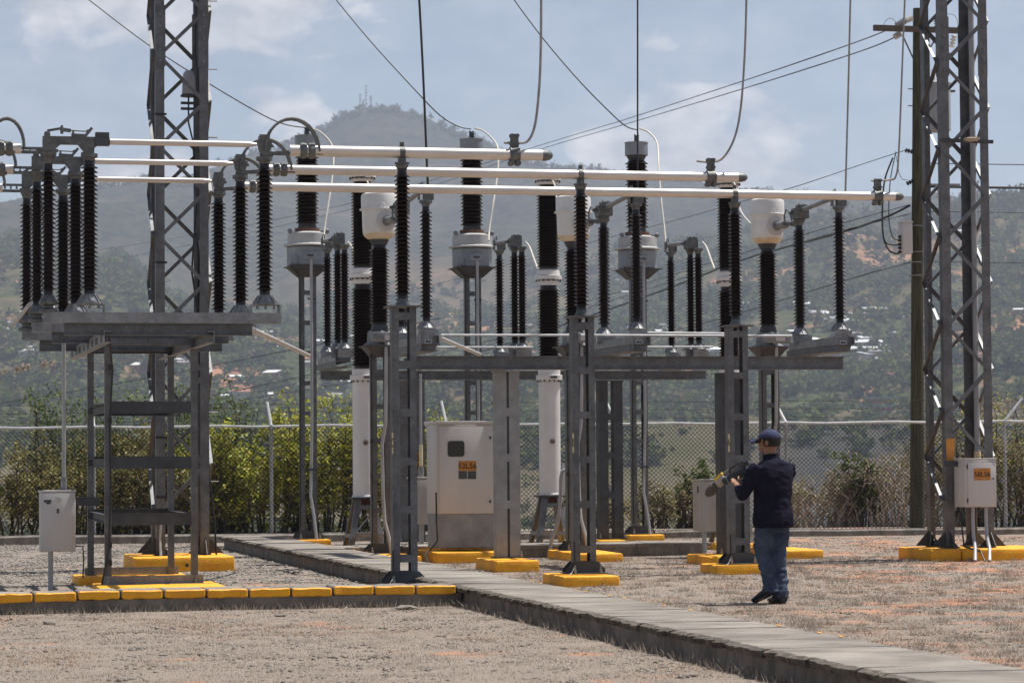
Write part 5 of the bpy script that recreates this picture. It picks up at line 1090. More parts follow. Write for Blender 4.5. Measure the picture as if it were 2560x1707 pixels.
# meter box on the pole
z0, z1 = q(2260, 635)[2], q(2260, 557)[2]; xa, xb = q(2252, 600)[0], q(2276, 600)[0]
t2 = thing('junction_box', 'pale metal junction box strapped to the side of the wooden pole', 'box', (xa, YB, z0))
part('case', MB().box(xa, xb, YB - .13, YB + .13, z0, z1, bev=.01), 'cabinet', t2); part('hood', MB().box(xa - .015, xb + .01, YB - .15, YB + .15, z1, z1 + .02), 'cabinet', t2)
for k, y in enumerate((592, 601, 611, 620, 630)): part('cable_gland', MB().tube(q(2253, y), q(2246, y), .03, 10), 'black', t2)
def pw(label, pts, r, m='cable', grp=None, cat='wire', b=None):
    return wire(label, [(x, y, (b or YB) if len(z) == 0 else z[0]) for x, y, *z in pts], r, m, grp=grp, cat=cat)
pw('thick black cable looping from the pole down to the lowest gland of the box', [(2232, 395), (2212, 450), (2206, 520), (2208, 590), (2222, 625), (2240, 634), (2250, 631)], .018, 'black', 'black leads to the junction box')
pw('thin black cable looping from the pole to the upper glands of the box', [(2240, 380), (2226, 450), (2222, 540), (2230, 590), (2244, 601), (2250, 602)], .011, 'black', 'black leads to the junction box')
pw('black cable branching to the middle gland of the box', [(2208, 590), (2216, 608), (2232, 613), (2250, 611)], .012, 'black', 'black leads to the junction box')
pw('small wire hoop under the crossarm clamps of the pole', [(2241, 390), (2247, 430), (2256, 448), (2268, 450)], .006, 'cable', 'thin jumpers at the pole')
pw('thin jumper curving over the left end of the crossarm', [(2208, 66), (2215, 52), (2226, 46), (2236, 52), (2242, 58)], .005, 'cable', 'thin jumpers at the pole')
pw('thin jumper hooping between crossarm and right insulator', [(2366, 36), (2384, 38), (2394, 55), (2396, 82)], .005, 'cable', 'thin jumpers at the pole')
# service lines running away to the left across the valley
fr2 = 'service lines running from the wooden pole across the hills'
pw('upper thin service line from the crossarm descending to the left', [(2240, 66), (2170, 95), (2000, 155), (1800, 222, 70), (1560, 300, 90), (1330, 370, 110), (1050, 460, 140), (850, 515, 170), (540, 578, 220), (250, 625, 260), (-60, 672, 300)], .012, grp=fr2)
pw('lower thin service line from the crossarm descending to the left', [(2235, 95), (2170, 122), (2000, 178), (1800, 240, 70), (1560, 312, 90), (1330, 380, 110), (1050, 475, 140), (850, 530, 170), (540, 600, 220), (250, 655, 260), (-60, 706, 300)], .012, grp=fr2)
pw('service line from the upper strap of the pole past the end of the middle tube', [(2270, 374), (2170, 406), (1985, 468), (1850, 505, 65), (1700, 548, 75), (1500, 600, 90), (1250, 668, 110), (1000, 735, 140)], .008, grp=fr2)
pw('thick twisted black service cable descending from the pole', [(2275, 514), (2210, 545), (2100, 582), (1950, 622, 60), (1850, 652, 65), (1640, 732, 75), (1400, 815, 90), (1200, 880, 110), (1000, 935, 140), (600, 1000, 180)], .022, 'black', fr2)
pw('thin line just above the thick black service cable', [(2275, 512), (2100, 560), (1950, 605, 60), (1850, 635, 65), (1640, 700, 75), (1400, 775, 90), (1100, 862, 110), (700, 960, 150)], .008, grp=fr2)
pw('thin line just below the thick black service cable', [(2275, 535), (2100, 578), (1950, 622, 60), (1640, 716, 75), (1400, 790, 90), (1000, 905, 120), (0, 1110, 200)], .008, grp=fr2)
pw('lower service line descending from the pole below the box', [(2275, 656), (2150, 690), (1970, 745, 65), (1850, 782, 70), (1640, 838, 80), (1300, 915, 100), (850, 1010, 150)], .011, grp=fr2)
pw('dark line sloping across the hill at the left', [(-60, 1018, 150), (200, 975, 140), (420, 935, 130), (700, 880, 110), (850, 850, 100), (1100, 795, 90)], .016, grp='lines crossing the left hillside')
pw('thin dark line sloping behind the left bushes', [(-60, 1108, 120), (200, 1060, 110), (480, 1000, 100), (760, 940, 90), (900, 905, 85)], .014, grp='lines crossing the left hillside')
# lines going right
for y, r, lab in ((411, .010, 'thin line leaving the pole to the right edge, topmost'), (469, .026, 'thick twisted line leaving the pole to the right edge'), (531, .007, 'faint line leaving the right edge below the thick one'), (656, .008, 'lowest thin line leaving to the right edge')):
    pw(lab, [(2290, y - 3), (2400, y - 1), (2480, y), (2620, y + 2)], r, 'cable', 'lines leaving the pole to the right')
# line with clumps of air plants at the left edge
pw('thin line hung with small plant tufts at the left edge', [(-60, 940, 60), (60, 920, 60), (200, 896, 60), (300, 880, 60)], .006, 'strand')
for k, (x, y, s) in enumerate(((1, 932, .05), (14, 927, .06), (44, 923, .09), (59, 919, .11), (70, 917, .08), (112, 911, .12), (132, 907, .09))):
    c = on(x, y, 60); m = MB(); rr = random.Random(k)
    for j in range(40):
        d = Vector((rr.gauss(0, 1), rr.gauss(0, 1), rr.gauss(0, 1))).normalized() * s * rr.uniform(.7, 1.2); m.bar(c, Vector(c) + d, .014, .006)
    solo('air_plant', m, 'twig', ['small tuft of air plant at the very left edge of the thin line', 'second tuft of air plant from the left edge on the thin line', 'medium tuft of air plant, leftmost of the close group of three', 'large tuft of air plant in the middle of the close group of three', 'tuft of air plant, rightmost of the close group of three', 'largest brown air plant tuft, left one of the pair near the drive shaft', 'rightmost brown air plant tuft nearest the drive shaft'][k], 'plant', c, 'air plant tufts on the line')

# ------------------------------------------------------------------ cabinets
def sign(t, s, a, b, z, w, h, size, m='sign'):
    part('sign', MB().box(a - w / 2, a + w / 2, b - .004, b - .001, z - h / 2, z + h / 2), m, t); text('sign_text', s, size, t, (a, b - .006, z - size * .04), (R(90), 0, 0), 'ink')
# small cabinet on a post, far left
b = 31.6; x0, x1 = on(101, 1300, b)[0], on(189, 1300, b)[0]; z0, z1 = on(150, 1379, b)[2], on(150, 1230, b)[2]; sd_ = .24
t = thing('control_box', 'small beige control box on a post at the far left under a tall drive shaft', 'box', ((x0 + x1) / 2, b, 0))
part('case', MB().box(x0, x1, b, b + sd_, z0, z1, bev=.006), 'cabinet', t); part('lid', MB().box(x0 - .015, x1 + .008, b - .015, b + sd_, z1 + .001, z1 + .022, bev=.004), 'cabinet', t)
part('door', MB().box(x0 + .01, x1 - .005, b - .012, b - .001, z0 + .01, z1 - .01, bev=.004), 'cabinet', t)
xc = on(128, 1300, b)[0]; part('post', MB().tube((xc, b + .1, -.02), (xc, b + .1, z0), .03, 12), 'pipe', t)
for (px, py, w, h, mm) in ((119, 1252, .085, .028, 'plate'), (120.5, 1257.5, .045, .02, 'plate'), (144.5, 1277, .028, .05, 'plate')):
    p = on(px, py, b); part('door_plate', MB().box(p[0] - w / 2, p[0] + w / 2, b - .016, b - .0125, p[2] - h / 2, p[2] + h / 2), mm, t)
p = on(144, 1250, b); part('hatch_cover', MB().lathe([(.036, 0), (.036, .006), (.03, .008)], (p[0], b - .012, p[2]), 20, axis=(0, -1, 0)), 'cabinet', t)
xs = on(161, 1200, b)[0]; zt = ztop_p + .05
part('drive_shaft', MB().tube((xs, b + .1, z1 + .16), (xs, b + .1, on(161, 858, b)[2]), .023, 14), 'pipe', t); part('shaft_coupling', MB().tube((xs, b + .1, z1 + .03), (xs, b + .1, z1 + .17), .036, 14), 'galv_light', t); part('coupling_flange', MB().box(xs - .1, xs + .1, b + .02, b + .2, z1 + .023, z1 + .035), 'galv_dark', t)
part('bracket', MB().box(x1, a0 - .0, b + .1, b + .16, z1 - .16, z1 - .06), 'galv_dark', t)
part('lead', MB().path([(x1, b + .1, z0 + .06), (x1 + .09, b + .1, z0 + .06), (x1 + .1, b + .1, z0 - .1), (x1 + .09, b + .1, .15)], .009, 6), 'black', t)
# large breaker cabinet 52L56
b = 38.7; x0, x1 = on(1093, 1200, b)[0], on(1237, 1200, b)[0]; zt, zd, zb_ = on(1160, 1052, b)[2], on(1160, 1284, b)[2], on(1160, 1368, b)[2]; D = .75
t = thing('breaker_cabinet', 'large beige grey metal cabinet numbered 52L56 with a dark window and zinc base', 'cabinet', ((x0 + x1) / 2, b, .15))
part('enclosure', MB().box(x0, x1, b, b + D, zd, zt - .04, bev=.008), 'cabinet', t)
part('base_skirt', MB().box(x0 + .005, x1 - .005, b + .02, b + D - .02, zb_, zd - .003), 'sheet', t)
part('roof', MB().box(x0 - .035, x1 + .01, b - .045, b + D + .04, zt - .04, zt - .002, bev=.006), 'cabinet', t)
part('door', MB().box(x0 + .025, x1 - .008, b - .022, b - .002, zd + .006, zt - .075, bev=.005), 'cabinet', t)
p, q_ = on(1118, 1102, b), on(1160, 1141, b); bm = bmesh.new(); bmesh.ops.create_cube(bm, size=1)
for v in bm.verts: v.co = Vector(((p[0] + q_[0]) / 2 + v.co.x * (q_[0] - p[0]), b - .025 + v.co.y * .012, (p[2] + q_[2]) / 2 + v.co.z * (p[2] - q_[2])))
bmesh.ops.bevel(bm, geom=[e for e in bm.edges if abs(e.verts[0].co.y - e.verts[1].co.y) > .005], offset=.038, segments=5, profile=0.5, affect='EDGES')
me = MB().add([v.co[:] for v in bm.verts], [[v.index for v in f.verts] for f in bm.faces]); bm.free(); part('window', me, 'glass', t)
for py in (1094, 1253): 
    p = on(1224.5, py, b); part('latch', MB().lathe([(.014, 0), (.014, .02), (.006, .022)], (p[0], b - .022, p[2]), 12, axis=(0, -1, 0)).box(p[0] - .006, p[0] + .006, b - .048, b - .04, p[2] - .024, p[2] + .024), 'galv_dark', t)
p = on(1167.5, 1164, b); sign(t, '52L56', p[0], b - .022, p[2], .262, .142, .112)
for px in (1156, 1179): p = on(px, 1187, b); part('nameplate', MB().box(p[0] - .062, p[0] + .062, b - .0265, b - .023, p[2] - .058, p[2] + .058), 'plate', t)
part('lifting_eye', MB().lathe([(.02, -.005), (.028, 0), (.02, .005)], (x0 + .04, b + .1, zt + .02), 12, axis=(0, 1, 0)), 'galv_light', t)
part('earthing_cable', MB().path([(x0 - .015, b + .02, 1.0), (x0 - .015, b, .6), (x0 - .01, b - .03, .3), (x0 - .12, b - .08, .18), (x0 - .28, b - .45, .12), (x0 - .3, b - .75, 0)], .011, 6), 'black', t)
footing(x0 - .14, x1 - .0, 38.1, 39.5, .15, 'long yellow footing under the large cabinet 52L56')
# box behind the nearest column
b = 41.3; x0, x1 = on(1030, 1250, b)[0], on(1105, 1250, b)[0]; z0, z1 = on(1060, 1311, b)[2], on(1060, 1197, b)[2]
t = thing('control_box', 'beige control box half hidden between the nearest column and the large cabinet', 'box', ((x0 + x1) / 2, b, 0))
part('case', MB().box(x0, x1, b, b + .3, z0, z1, bev=.006), 'cabinet_old', t); part('lid', MB().box(x0 - .02, x1 + .02, b - .02, b + .32, z1 + .001, z1 + .03, bev=.005), 'cabinet_old', t); part('door', MB().box(x0 + .01, x1 - .01, b - .012, b - .001, z0 + .01, z1 - .012, bev=.004), 'cabinet_old', t)
xc = on(1057, 1250, b)[0]; part('post', MB().tube((xc, b + .12, 0), (xc, b + .12, z0), .038, 12), 'pipe', t)
part('drive_shaft', MB().tube((xc, b + .12, z1 + .03), (xc, b + .12, rzl), .02, 12), 'pipe', t); part('shaft_coupling', MB().tube((xc, b + .12, z1 + .03), (xc, b + .12, z1 + .19), .042, 12), 'galv_light', t); part('shaft_sleeve', MB().tube((xc, b + .12, z1 + .2), (xc, b + .12, z1 + .53), .029, 12), 'cream', t)
xs = on(1049, 1150, b)[0]; part('sign', MB().box(xs - .05, xs + .05, b + .2, b + .205, on(1049, 1178, b)[2], on(1049, 1131, b)[2]), 'sign', t); text('sign_text', '89L56', .10, t, (xs + .01, b + .198, on(1049, 1154, b)[2]), (R(90), R(90), 0), 'ink')
# box behind the middle column with the orange sign
b = 39.6; x0, x1 = on(1413, 1200, b)[0], on(1472, 1200, b)[0]; z0, z1 = on(1440, 1231, b)[2], on(1440, 1160, b)[2]
t = thing('junction_box', 'white junction box with orange sign half hidden behind the middle column', 'box', ((x0 + x1) / 2, b, 0))
part('case', MB().box(x0, x1, b, b + .22, z0, z1, bev=.006), 'cabinet', t); part('lid', MB().box(x0 - .012, x1 + .012, b - .015, b + .23, z1 + .001, z1 + .016), 'cabinet', t)
p = on(1445, 1184, b); sign(t, 'TCL556', p[0], b - .001, p[2], .285, .155, .095)
part('support_post', MB().box(x0 + .08, x0 + .13, b + .1, b + .15, .1, z0), 'galv', t); part('support_post', MB().box(x1 - .09, x1 - .04, b + .1, b + .15, .1, z0), 'galv', t)
t2_ = [on(*q_, 39.4) for q_ in ((1414, 1174), (1405, 1178), (1402, 1195), (1401, 1250), (1396, 1300), (1380, 1345), (1373, 1385), (1372, 1408))]
part('conduit', MB().path(t2_, .028, 12), 'pipe', t)
# box left of the right column
b = 38.2; x0, x1 = on(1753, 1250, b)[0], on(1792, 1250, b)[0]; z0, z1 = on(1765, 1328, b)[2], on(1765, 1201, b)[2]
t = thing('control_box', 'tall narrow beige control box on a post left of the column by the man', 'box', ((x0 + x1) / 2, b, 0))
x0 -= .0; part('case', MB().box(x0, x1 + .03, b, b + .42, z0, z1, bev=.006), 'cabinet_old', t); part('lid', MB().box(x0 - .015, x1 + .045, b - .015, b + .44, z1 + .001, z1 + .02, bev=.004), 'cabinet_old', t); part('door', MB().box(x0 + .01, x1 + .02, b - .012, b - .001, z0 + .012, z1 - .012, bev=.004), 'cabinet_old', t)
part('latch', MB().box(x0 - .012, x0 - .001, b + .12, b + .16, z1 - .18, z1 - .08), 'galv_dark', t)
xc = on(1765, 1250, b)[0]; part('post', MB().tube((xc, b + .1, 0), (xc, b + .1, z0), .035, 12), 'pipe', t); part('bracket', MB().box(x1 + .03, x1 + .16, b + .1, b + .14, z1 - .2, z1 - .12), 'galv_dark', t)
# numbered box on the right tower
b = 35.75; x0, x1 = on(2413, 1200, b)[0], on(2491, 1200, b)[0]; z0, z1 = on(2450, 1267, b)[2], on(2450, 1148, b)[2]
t = thing('junction_box', 'beige junction box numbered 58L56 hung on the right tower', 'box', ((x0 + x1) / 2, b, z0))
part('case', MB().box(x0, x1, b, b + .40, z0, z1, bev=.006), 'cabinet', t); part('lid', MB().box(x0 - .012, x1 + .01, b - .02, b + .41, z1 + .001, z1 + .016, bev=.004), 'cabinet', t); part('door', MB().box(x0 + .035, x1 - .02, b - .016, b - .001, z0 + .012, z1 - .04, bev=.005), 'cabinet', t)
for zz in (z0 + .09, z1 - .1): part('hinge', MB().box(x0 + .022, x0 + .036, b - .02, b - .004, zz - .03, zz + .03), 'black', t)
part('latch', MB().lathe([(.011, 0), (.011, .012)], (x1 - .055, b - .016, (z0 + z1) / 2 + .06), 10, axis=(0, -1, 0)), 'galv_dark', t)
p = on(2454, 1185, b); sign(t, '58L56', p[0], b - .016, p[2], .25, .168, .098)
for sx_ in ((2432, 2438), (2465, 2474)):
    part('conduit', MB().path([on(sx_[0], 1268, b + .08), on(sx_[0], 1300, b + .07), on(sx_[0] + 2, 1340, b), on(sx_[1], 1370, b - .15), on(sx_[1], 1402, b - .4)], .026, 10), 'pipe', t)
part('bracket', MB().box(x0 - .2, x0 - .001, b + .25, b + .29, z1 - .1, z1 - .02), 'galv_dark', t)
# ------------------------------------------------------------------ houses on the hills
def house(name, label, px, py, wpx, kind, rr, group):
    """placed where the hillside is seen at that row of the view"""
    best = None
    for r_ in np.linspace(900, 3400, 240):
        p = terr(px, r_); e = abs(row_of(p) - py)
        if best is None or e < best[0]: best = (e, r_, p)
    r_, p = best[1], best[2]; w = wpx * r_ / F_PX; d = w * rr.uniform(.6, .9); h = max(2.6, w * rr.uniform(.22, .4)); yaw = rr.uniform(-.5, .5)
    o = link(name, None); o.location = p; o.rotation_euler = (0, 0, yaw); tag(o, label, 'house', group); o['_base'] = [0, 0, 0]
    part('wall', MB().box(-w / 2, w / 2, -d / 2, d / 2, -3, h), rr.choice(['hw_pale', 'hw_pale', 'hw_tan', 'hw_brick']), o)
    rh = h * .28; ov = .5; v = [(-w / 2 - ov, -d / 2 - ov, h), (w / 2 + ov, -d / 2 - ov, h), (w / 2 + ov, d / 2 + ov, h + rh * 1.6), (-w / 2 - ov, d / 2 + ov, h + rh * 1.6)]
    m = MB().add(v + [(a_, b_, c_ + .18) for a_, b_, c_ in v], [(3, 2, 1, 0), (4, 5, 6, 7), (0, 1, 5, 4), (1, 2, 6, 5), (2, 3, 7, 6), (3, 0, 4, 7)]); part('roof', m, kind, o)
    for k in range(rr.choice((1, 2))): part('window', MB().box(-w * .25 + k * w * .4, -w * .25 + k * w * .4 + w * .12, -d / 2 - .06, -d / 2 + .02, h * .35, h * .7), 'glass', o)
    return o
M['hw_pale'] = mat('pale_house_wall', (0.42, 0.40, 0.37), .9, var=.1, scale=.5); M['hw_tan'] = mat('tan_house_wall', (0.30, 0.23, 0.17), .9, var=.1, scale=.5); M['hw_brick'] = mat('brick_house_wall', (0.26, 0.13, 0.09), .9, var=.15, scale=.6)
M['rf_zinc'] = mat('zinc_house_roof', (0.72, 0.73, 0.74), .5, var=.15, scale=.3); M['rf_grey'] = mat('grey_house_roof', (0.26, 0.26, 0.27), .7, var=.2, scale=.3); M['rf_red'] = mat('red_house_roof', (0.30, 0.12, 0.08), .8, var=.2, scale=.3)
M['rf_green'] = mat('green_house_roof', (0.16, 0.26, 0.23), .7, var=.1, scale=.3)
rh_ = random.Random(21)
zones = [((1980, 2270), (770, 960), 52, 34, 'on the slope left of the wooden pole'), ((0, 210), (660, 900), 26, 26, 'on the slope at the far left'), ((230, 900), (830, 1010), 40, 26, 'above the shrubs at left'), ((1280, 1800), (820, 1010), 34, 24, 'seen behind the long beams'), ((2330, 2560), (590, 640), 7, 22, 'high up right of the right tower'), ((1500, 1900), (700, 800), 7, 24, 'up behind the rightmost switches'), ((1000, 1280), (900, 1030), 9, 24, 'above the large cabinet'), ((2480, 2555), (770, 830), 2, 22, 'on the red slope at the right edge')]
kinds = [('rf_zinc', 'small far house with bright zinc roof among hillside trees'), ('rf_grey', 'small far house with grey roof among hillside trees'), ('rf_red', 'small far house with reddish roof among hillside trees')]
for (xa, xb), (ya, yb), n_, wp, where in zones:
    for k in range(n_):
        kd_ = rh_.choices(kinds, (6, 3, 2))[0]; house('house', kd_[1].replace('among hillside trees', where), rh_.uniform(xa, xb), rh_.uniform(ya, yb), wp * rh_.uniform(.7, 1.6), kd_[0], rh_, 'far houses ' + where + ', ' + {'rf_zinc': 'zinc roofs', 'rf_grey': 'grey roofs', 'rf_red': 'red roofs'}[kd_[0]])
# terraced brick building with a green roof
best = min((abs(row_of(terr(2190, r_)) - 1058), r_) for r_ in np.linspace(1200, 1900, 300)); r_ = best[1]; p0 = terr(2190, r_); S = r_ / F_PX
o = link('terraced_building', None); o.location = p0; o.rotation_euler = (0, 0, .12); o['_base'] = [0, 0, 0]; tag(o, 'terraced brick building with pale floors and green roof on the hill left of the pole', 'building')
for x0, x1, y0, z0, z1, mt in ((-50, -8, 0, -14, 14, 'hw_brick'), (-30, 42, 8, 10, 42, 'hw_brick'), (-14, 34, 16, 40, 62, 'hw_brick')):
    part('wall', MB().box(x0 * S, x1 * S, y0 * S, (y0 + 30) * S, z0 * S, z1 * S), mt, o)
for x0, x1, y0, z, mt in ((-52, -4, -2, 14, 'hw_pale'), (-34, 44, 5, 42, 'rf_green'), (-18, 60, 13, 62, 'rf_green')): part('roof', MB().box(x0 * S, x1 * S, y0 * S, (y0 + 36) * S, z * S, (z + 4) * S), mt, o)
for x0, x1, y0, z in ((-51, -6, -1, 0), (-32, 43, 6, 26), (-33, 43, 6, 12)): part('floor_band', MB().box(x0 * S, x1 * S, y0 * S, (y0 + 4) * S, z * S, (z + 3) * S), 'hw_pale', o)
for k in range(6): part('pillar', MB().box((-31 + 14 * k) * S, (-29 + 14 * k) * S, 6.5 * S, 8.2 * S, 12 * S, 42 * S), 'hw_pale', o)
# nearer house with a red roof, seen through the fence right of the pale column
pz = terr(1318, 560); o = link('house', None); o.location = pz; o['_base'] = [0, 0, 0]; o.rotation_euler = (0, 0, .2); tag(o, 'red roofed house down in the valley seen through the fence beside the pale column', 'house'); S = 560 / F_PX
part('wall', MB().box(-42 * S, 40 * S, 0, 5, -3, 3.4), 'hw_pale', o); part('wall', MB().box(-40 * S, 38 * S, -.2, 0, -3, .6), 'hw_brick', o)
m = MB().add([(-46 * S, -1, 3.3), (44 * S, -1, 3.3), (40 * S, 3, 5.6), (-42 * S, 3, 5.6), (-42 * S, 6, 3.3), (40 * S, 6, 3.3)], [(0, 1, 2, 3), (3, 2, 5, 4)]); part('roof', m, 'rf_red', o)
for k in range(3): part('window', MB().box(-3 + 2.3 * k, -2 + 2.3 * k, -.06, .0, 1.2, 2.3), 'glass', o)
# antenna masts on the summit
for px, py, hh, lab in ((903, 242, 26, 'thin lattice antenna mast on the mountain summit, left'), (918, 228, 38, 'tallest antenna mast on the mountain summit'), (930, 250, 20, 'short antenna mast on the summit, right')):
    p = terr(px, 4300); m = MB().tube((0, 0, 0), (0, 0, hh), .9, 5, .35)
    for k in range(4): m.bar((-2.2, 0, hh * (.5 + .13 * k)), (2.2, 0, hh * (.5 + .13 * k)), .4, 1.2)
    o = link('antenna_mast', m.mesh('antenna_mast', 'rf_grey')); o.location = p; tag(o, lab, 'antenna', 'summit antenna masts')

# ------------------------------------------------------------------ shrubs along the fence
def shrub(name, label, cat, px, base_b, wid, hgt, dep_, leaf, nleaf, lsize, seed, nbr=30, group='shrubs behind the fence', lean=0, bare=0.0, tall=()):
    rr = np.random.default_rng(seed); c = on(px, 1300, base_b); base = (c[0], base_b, 0.0)
    t = thing(name, label, cat, base, group); m = MB(); tips = []
    for k in range(nbr):
        th = rr.uniform(0, 6.28); sp = rr.uniform(.25, 1) ** .7; h = hgt * rr.uniform(.45, 1.0)
        if tall and k < len(tall): ex, h = tall[k]; ey = rr.uniform(-.2, .2)
        else: ex, ey = math.cos(th) * sp * wid * .5, math.sin(th) * sp * dep_ * .5
        fs_ = .85 if bare >= .25 else .6; s0 = Vector((base[0] + ex * fs_ + rr.uniform(-.15, .15), base[1] + ey * fs_, -.1)); e = Vector((base[0] + ex + lean * h, base[1] + ey, h))
        pts = [s0.lerp(e, u) + Vector((rr.normal(0, .05), rr.normal(0, .05), .10 * math.sin(u * 3.1))) * (1.9 if bare >= .25 and 0 < u < 1 else 1 if 0 < u < 1 else .2) for u in np.linspace(0, 1, 6)]
        m.path(pts, .02, 5, rs=[.026 * (1 - .8 * u) for u in np.linspace(0, 1, 6)])
        for j in range(7):
            u = rr.uniform(.3, 1); i = min(4, int(u * 5)); b_ = pts[i].lerp(pts[i + 1], u * 5 - i); d = Vector((rr.normal(0, 1), rr.normal(0, 1), rr.normal(.35, .7))).normalized() * rr.uniform(.15, .42) * min(1.3, hgt / 2)
            e2 = b_ + d; m.path([b_, b_ + d * .5 + Vector((rr.normal(0, .03), 0, rr.normal(0, .03))), e2], .007, 4, rs=[.010, .007, .003])
            if rr.random() > bare: tips.append((b_.lerp(e2, .6), d.length * .75)); tips.append((e2, d.length * .5))
        tips.append((pts[-1], .18))
    if bare < .5:
        for k in range(nbr * 4):
            u_, v_ = rr.uniform(0, 6.28), rr.uniform(0, 1) ** .5; tips.append((Vector((base[0] + math.cos(u_) * v_ * wid * .48, base[1] + math.sin(u_) * v_ * dep_ * .48, rr.uniform(.02, .62) * hgt)), .15))
    part('branches', m, 'twig' if bare > .3 else 'bark', t)
    n_ = int(nleaf * .85); ti = rr.integers(0, len(tips), n_); cen = np.array([tips[i][0][:] for i in ti]); rad = np.array([tips[i][1] for i in ti])
    cen = cen + rr.normal(0, .42, (n_, 3)) * rad[:, None]; keep = cen[:, 2] > .02; cen = cen[keep]; n_ = len(cen)
    nr = rr.normal(0, 1, (n_, 3)); nr[:, 2] = np.abs(nr[:, 2]) + .4; nr /= np.linalg.norm(nr, axis=1)[:, None]; t1 = np.cross(nr, rr.normal(0, 1, (n_, 3))); t1 /= np.linalg.norm(t1, axis=1)[:, None]; t2 = np.cross(nr, t1)
    s = lsize * rr.uniform(.6, 1.25, n_)[:, None]
    v = np.stack([cen - t1 * s, cen + t2 * s * .45 + nr * s * .12, cen + t1 * s, cen - t2 * s * .45 + nr * s * .12], 1).reshape(-1, 3) - np.array(base)
    me = bpy.data.meshes.new('foliage'); me.vertices.add(len(v)); me.vertices.foreach_set('co', v.ravel()); me.loops.add(4 * n_); me.loops.foreach_set('vertex_index', np.arange(4 * n_, dtype=np.int32)); me.polygons.add(n_); me.polygons.foreach_set('loop_start', np.arange(0, 4 * n_, 4, dtype=np.int32)); me.update(calc_edges=True); me.materials.append(M[leaf])
    o = part('foliage', me, None, t); o['kind'] = 'stuff'; return t
BF = 56.2
shrub('shrub', 'olive brown leafy shrub behind the fence at the far left edge', 'shrub', 20, BF - 1.5, 3.4, 1.75, 1.8, 'leaf_olive', 7500, .052, 1)
shrub('shrub', 'dense olive brown shrub behind the small control box at left', 'shrub', 215, BF - 1.2, 3.2, 2.15, 1.8, 'leaf_olive', 8200, .052, 2)
shrub('shrub', 'taller dark green shrub rising above the fence behind the left portal frame', 'shrub', 205, BF + .4, 2.4, 2.9, 1.5, 'leaf_dark', 5200, .048, 3, tall=((-.95, 2.75), (-.6, 2.6), (-.2, 2.5)))
shrub('shrub', 'dark green shrub behind the left lattice tower with its top above the fence', 'shrub', 350, BF + .3, 2.9, 2.85, 1.6, 'leaf_dark', 9500, .046, 4)
shrub('shrub', 'brownish shrub low behind the rungs of the left portal frame', 'shrub', 400, BF - 1.1, 2.8, 1.95, 1.6, 'leaf_olive', 6500, .052, 5)
shrub('shrub', 'yellow green shrub behind the right legs of the left portal frame', 'shrub', 500, BF - .8, 2.3, 2.15, 1.6, 'leaf_lime', 6000, .058, 6)
shrub('shrub', 'dark leafed shrub top above the fence right of the left tower', 'shrub', 570, BF + .6, 2.1, 2.75, 1.4, 'leaf_dark', 6000, .048, 7)
shrub('shrub', 'bright lime green shrub at the fence post left of the voltage transformer stand', 'shrub', 665, BF - .8, 2.8, 2.1, 1.7, 'leaf_lime', 8200, .058, 8)
shrub('shrub', 'bright lime green shrub between the voltage transformer stand and the white breaker tube', 'shrub', 825, BF - .5, 2.3, 2.85, 1.7, 'leaf_lime', 7600, .058, 9)
shrub('shrub', 'sparse lime green shrub between the nearest column and the large cabinet', 'shrub', 985, BF - .4, 2.4, 2.55, 1.5, 'leaf_lime', 4200, .058, 10)
shrub('shrub', 'thin lime green sapling just left of the large cabinet top', 'shrub', 1085, BF - .2, 1.1, 2.5, 1.0, 'leaf_lime', 1500, .046, 11, nbr=9)
shrub('shrub', 'low dusty green shrub at the fence left of the tall narrow control box', 'shrub', 1650, BF - .2, 2.7, 1.0, 1.5, 'leaf_dry', 4200, .05, 12, nbr=30, bare=.25)
shrub('shrub', 'low dry scrub behind the dark paired column near the fence', 'shrub', 1480, BF + .6, 1.8, .55, 1.2, 'leaf_dry', 1500, .045, 13, nbr=16, bare=.3)
shrub('shrub', 'dark green shrub poking up beside the tall narrow control box', 'shrub', 1735, BF - .1, 1.0, 1.35, .9, 'leaf_dark', 1500, .055, 14, nbr=10)
shrub('shrub', 'twiggy half bare shrub at the fence just right of the man', 'shrub', 2060, BF - .9, 2.2, 1.0, 1.5, 'leaf_dry', 2300, .045, 15, nbr=50, bare=.55)
shrub('shrub', 'tangled dry branches with a few green leaves left of the wooden pole', 'shrub', 2185, BF - 1.2, 2.3, 1.5, 1.5, 'leaf_dry', 1300, .045, 16, nbr=70, bare=.75)
shrub('shrub', 'green leafed spray among the dry branches left of the wooden pole', 'shrub', 2165, BF - 1.4, .9, 1.55, .8, 'leaf_dark', 1500, .06, 17, nbr=9)
shrub('shrub', 'dry brown shrub behind the foot of the right tower', 'shrub', 2370, BF - .8, 2.5, 2.2, 1.5, 'leaf_dry', 6500, .042, 18, nbr=36, bare=.35)
shrub('shrub', 'tall dry hedge like shrub with lime green tips at the right edge', 'shrub', 2530, BF - 1.2, 2.9, 2.75, 1.8, 'leaf_dry', 10000, .042, 19, nbr=44, bare=.3)
shrub('shrub', 'lime green top shoots of the hedge at the right edge', 'shrub', 2500, BF - .6, 2.3, 2.95, 1.2, 'leaf_lime', 2200, .05, 20, nbr=14)

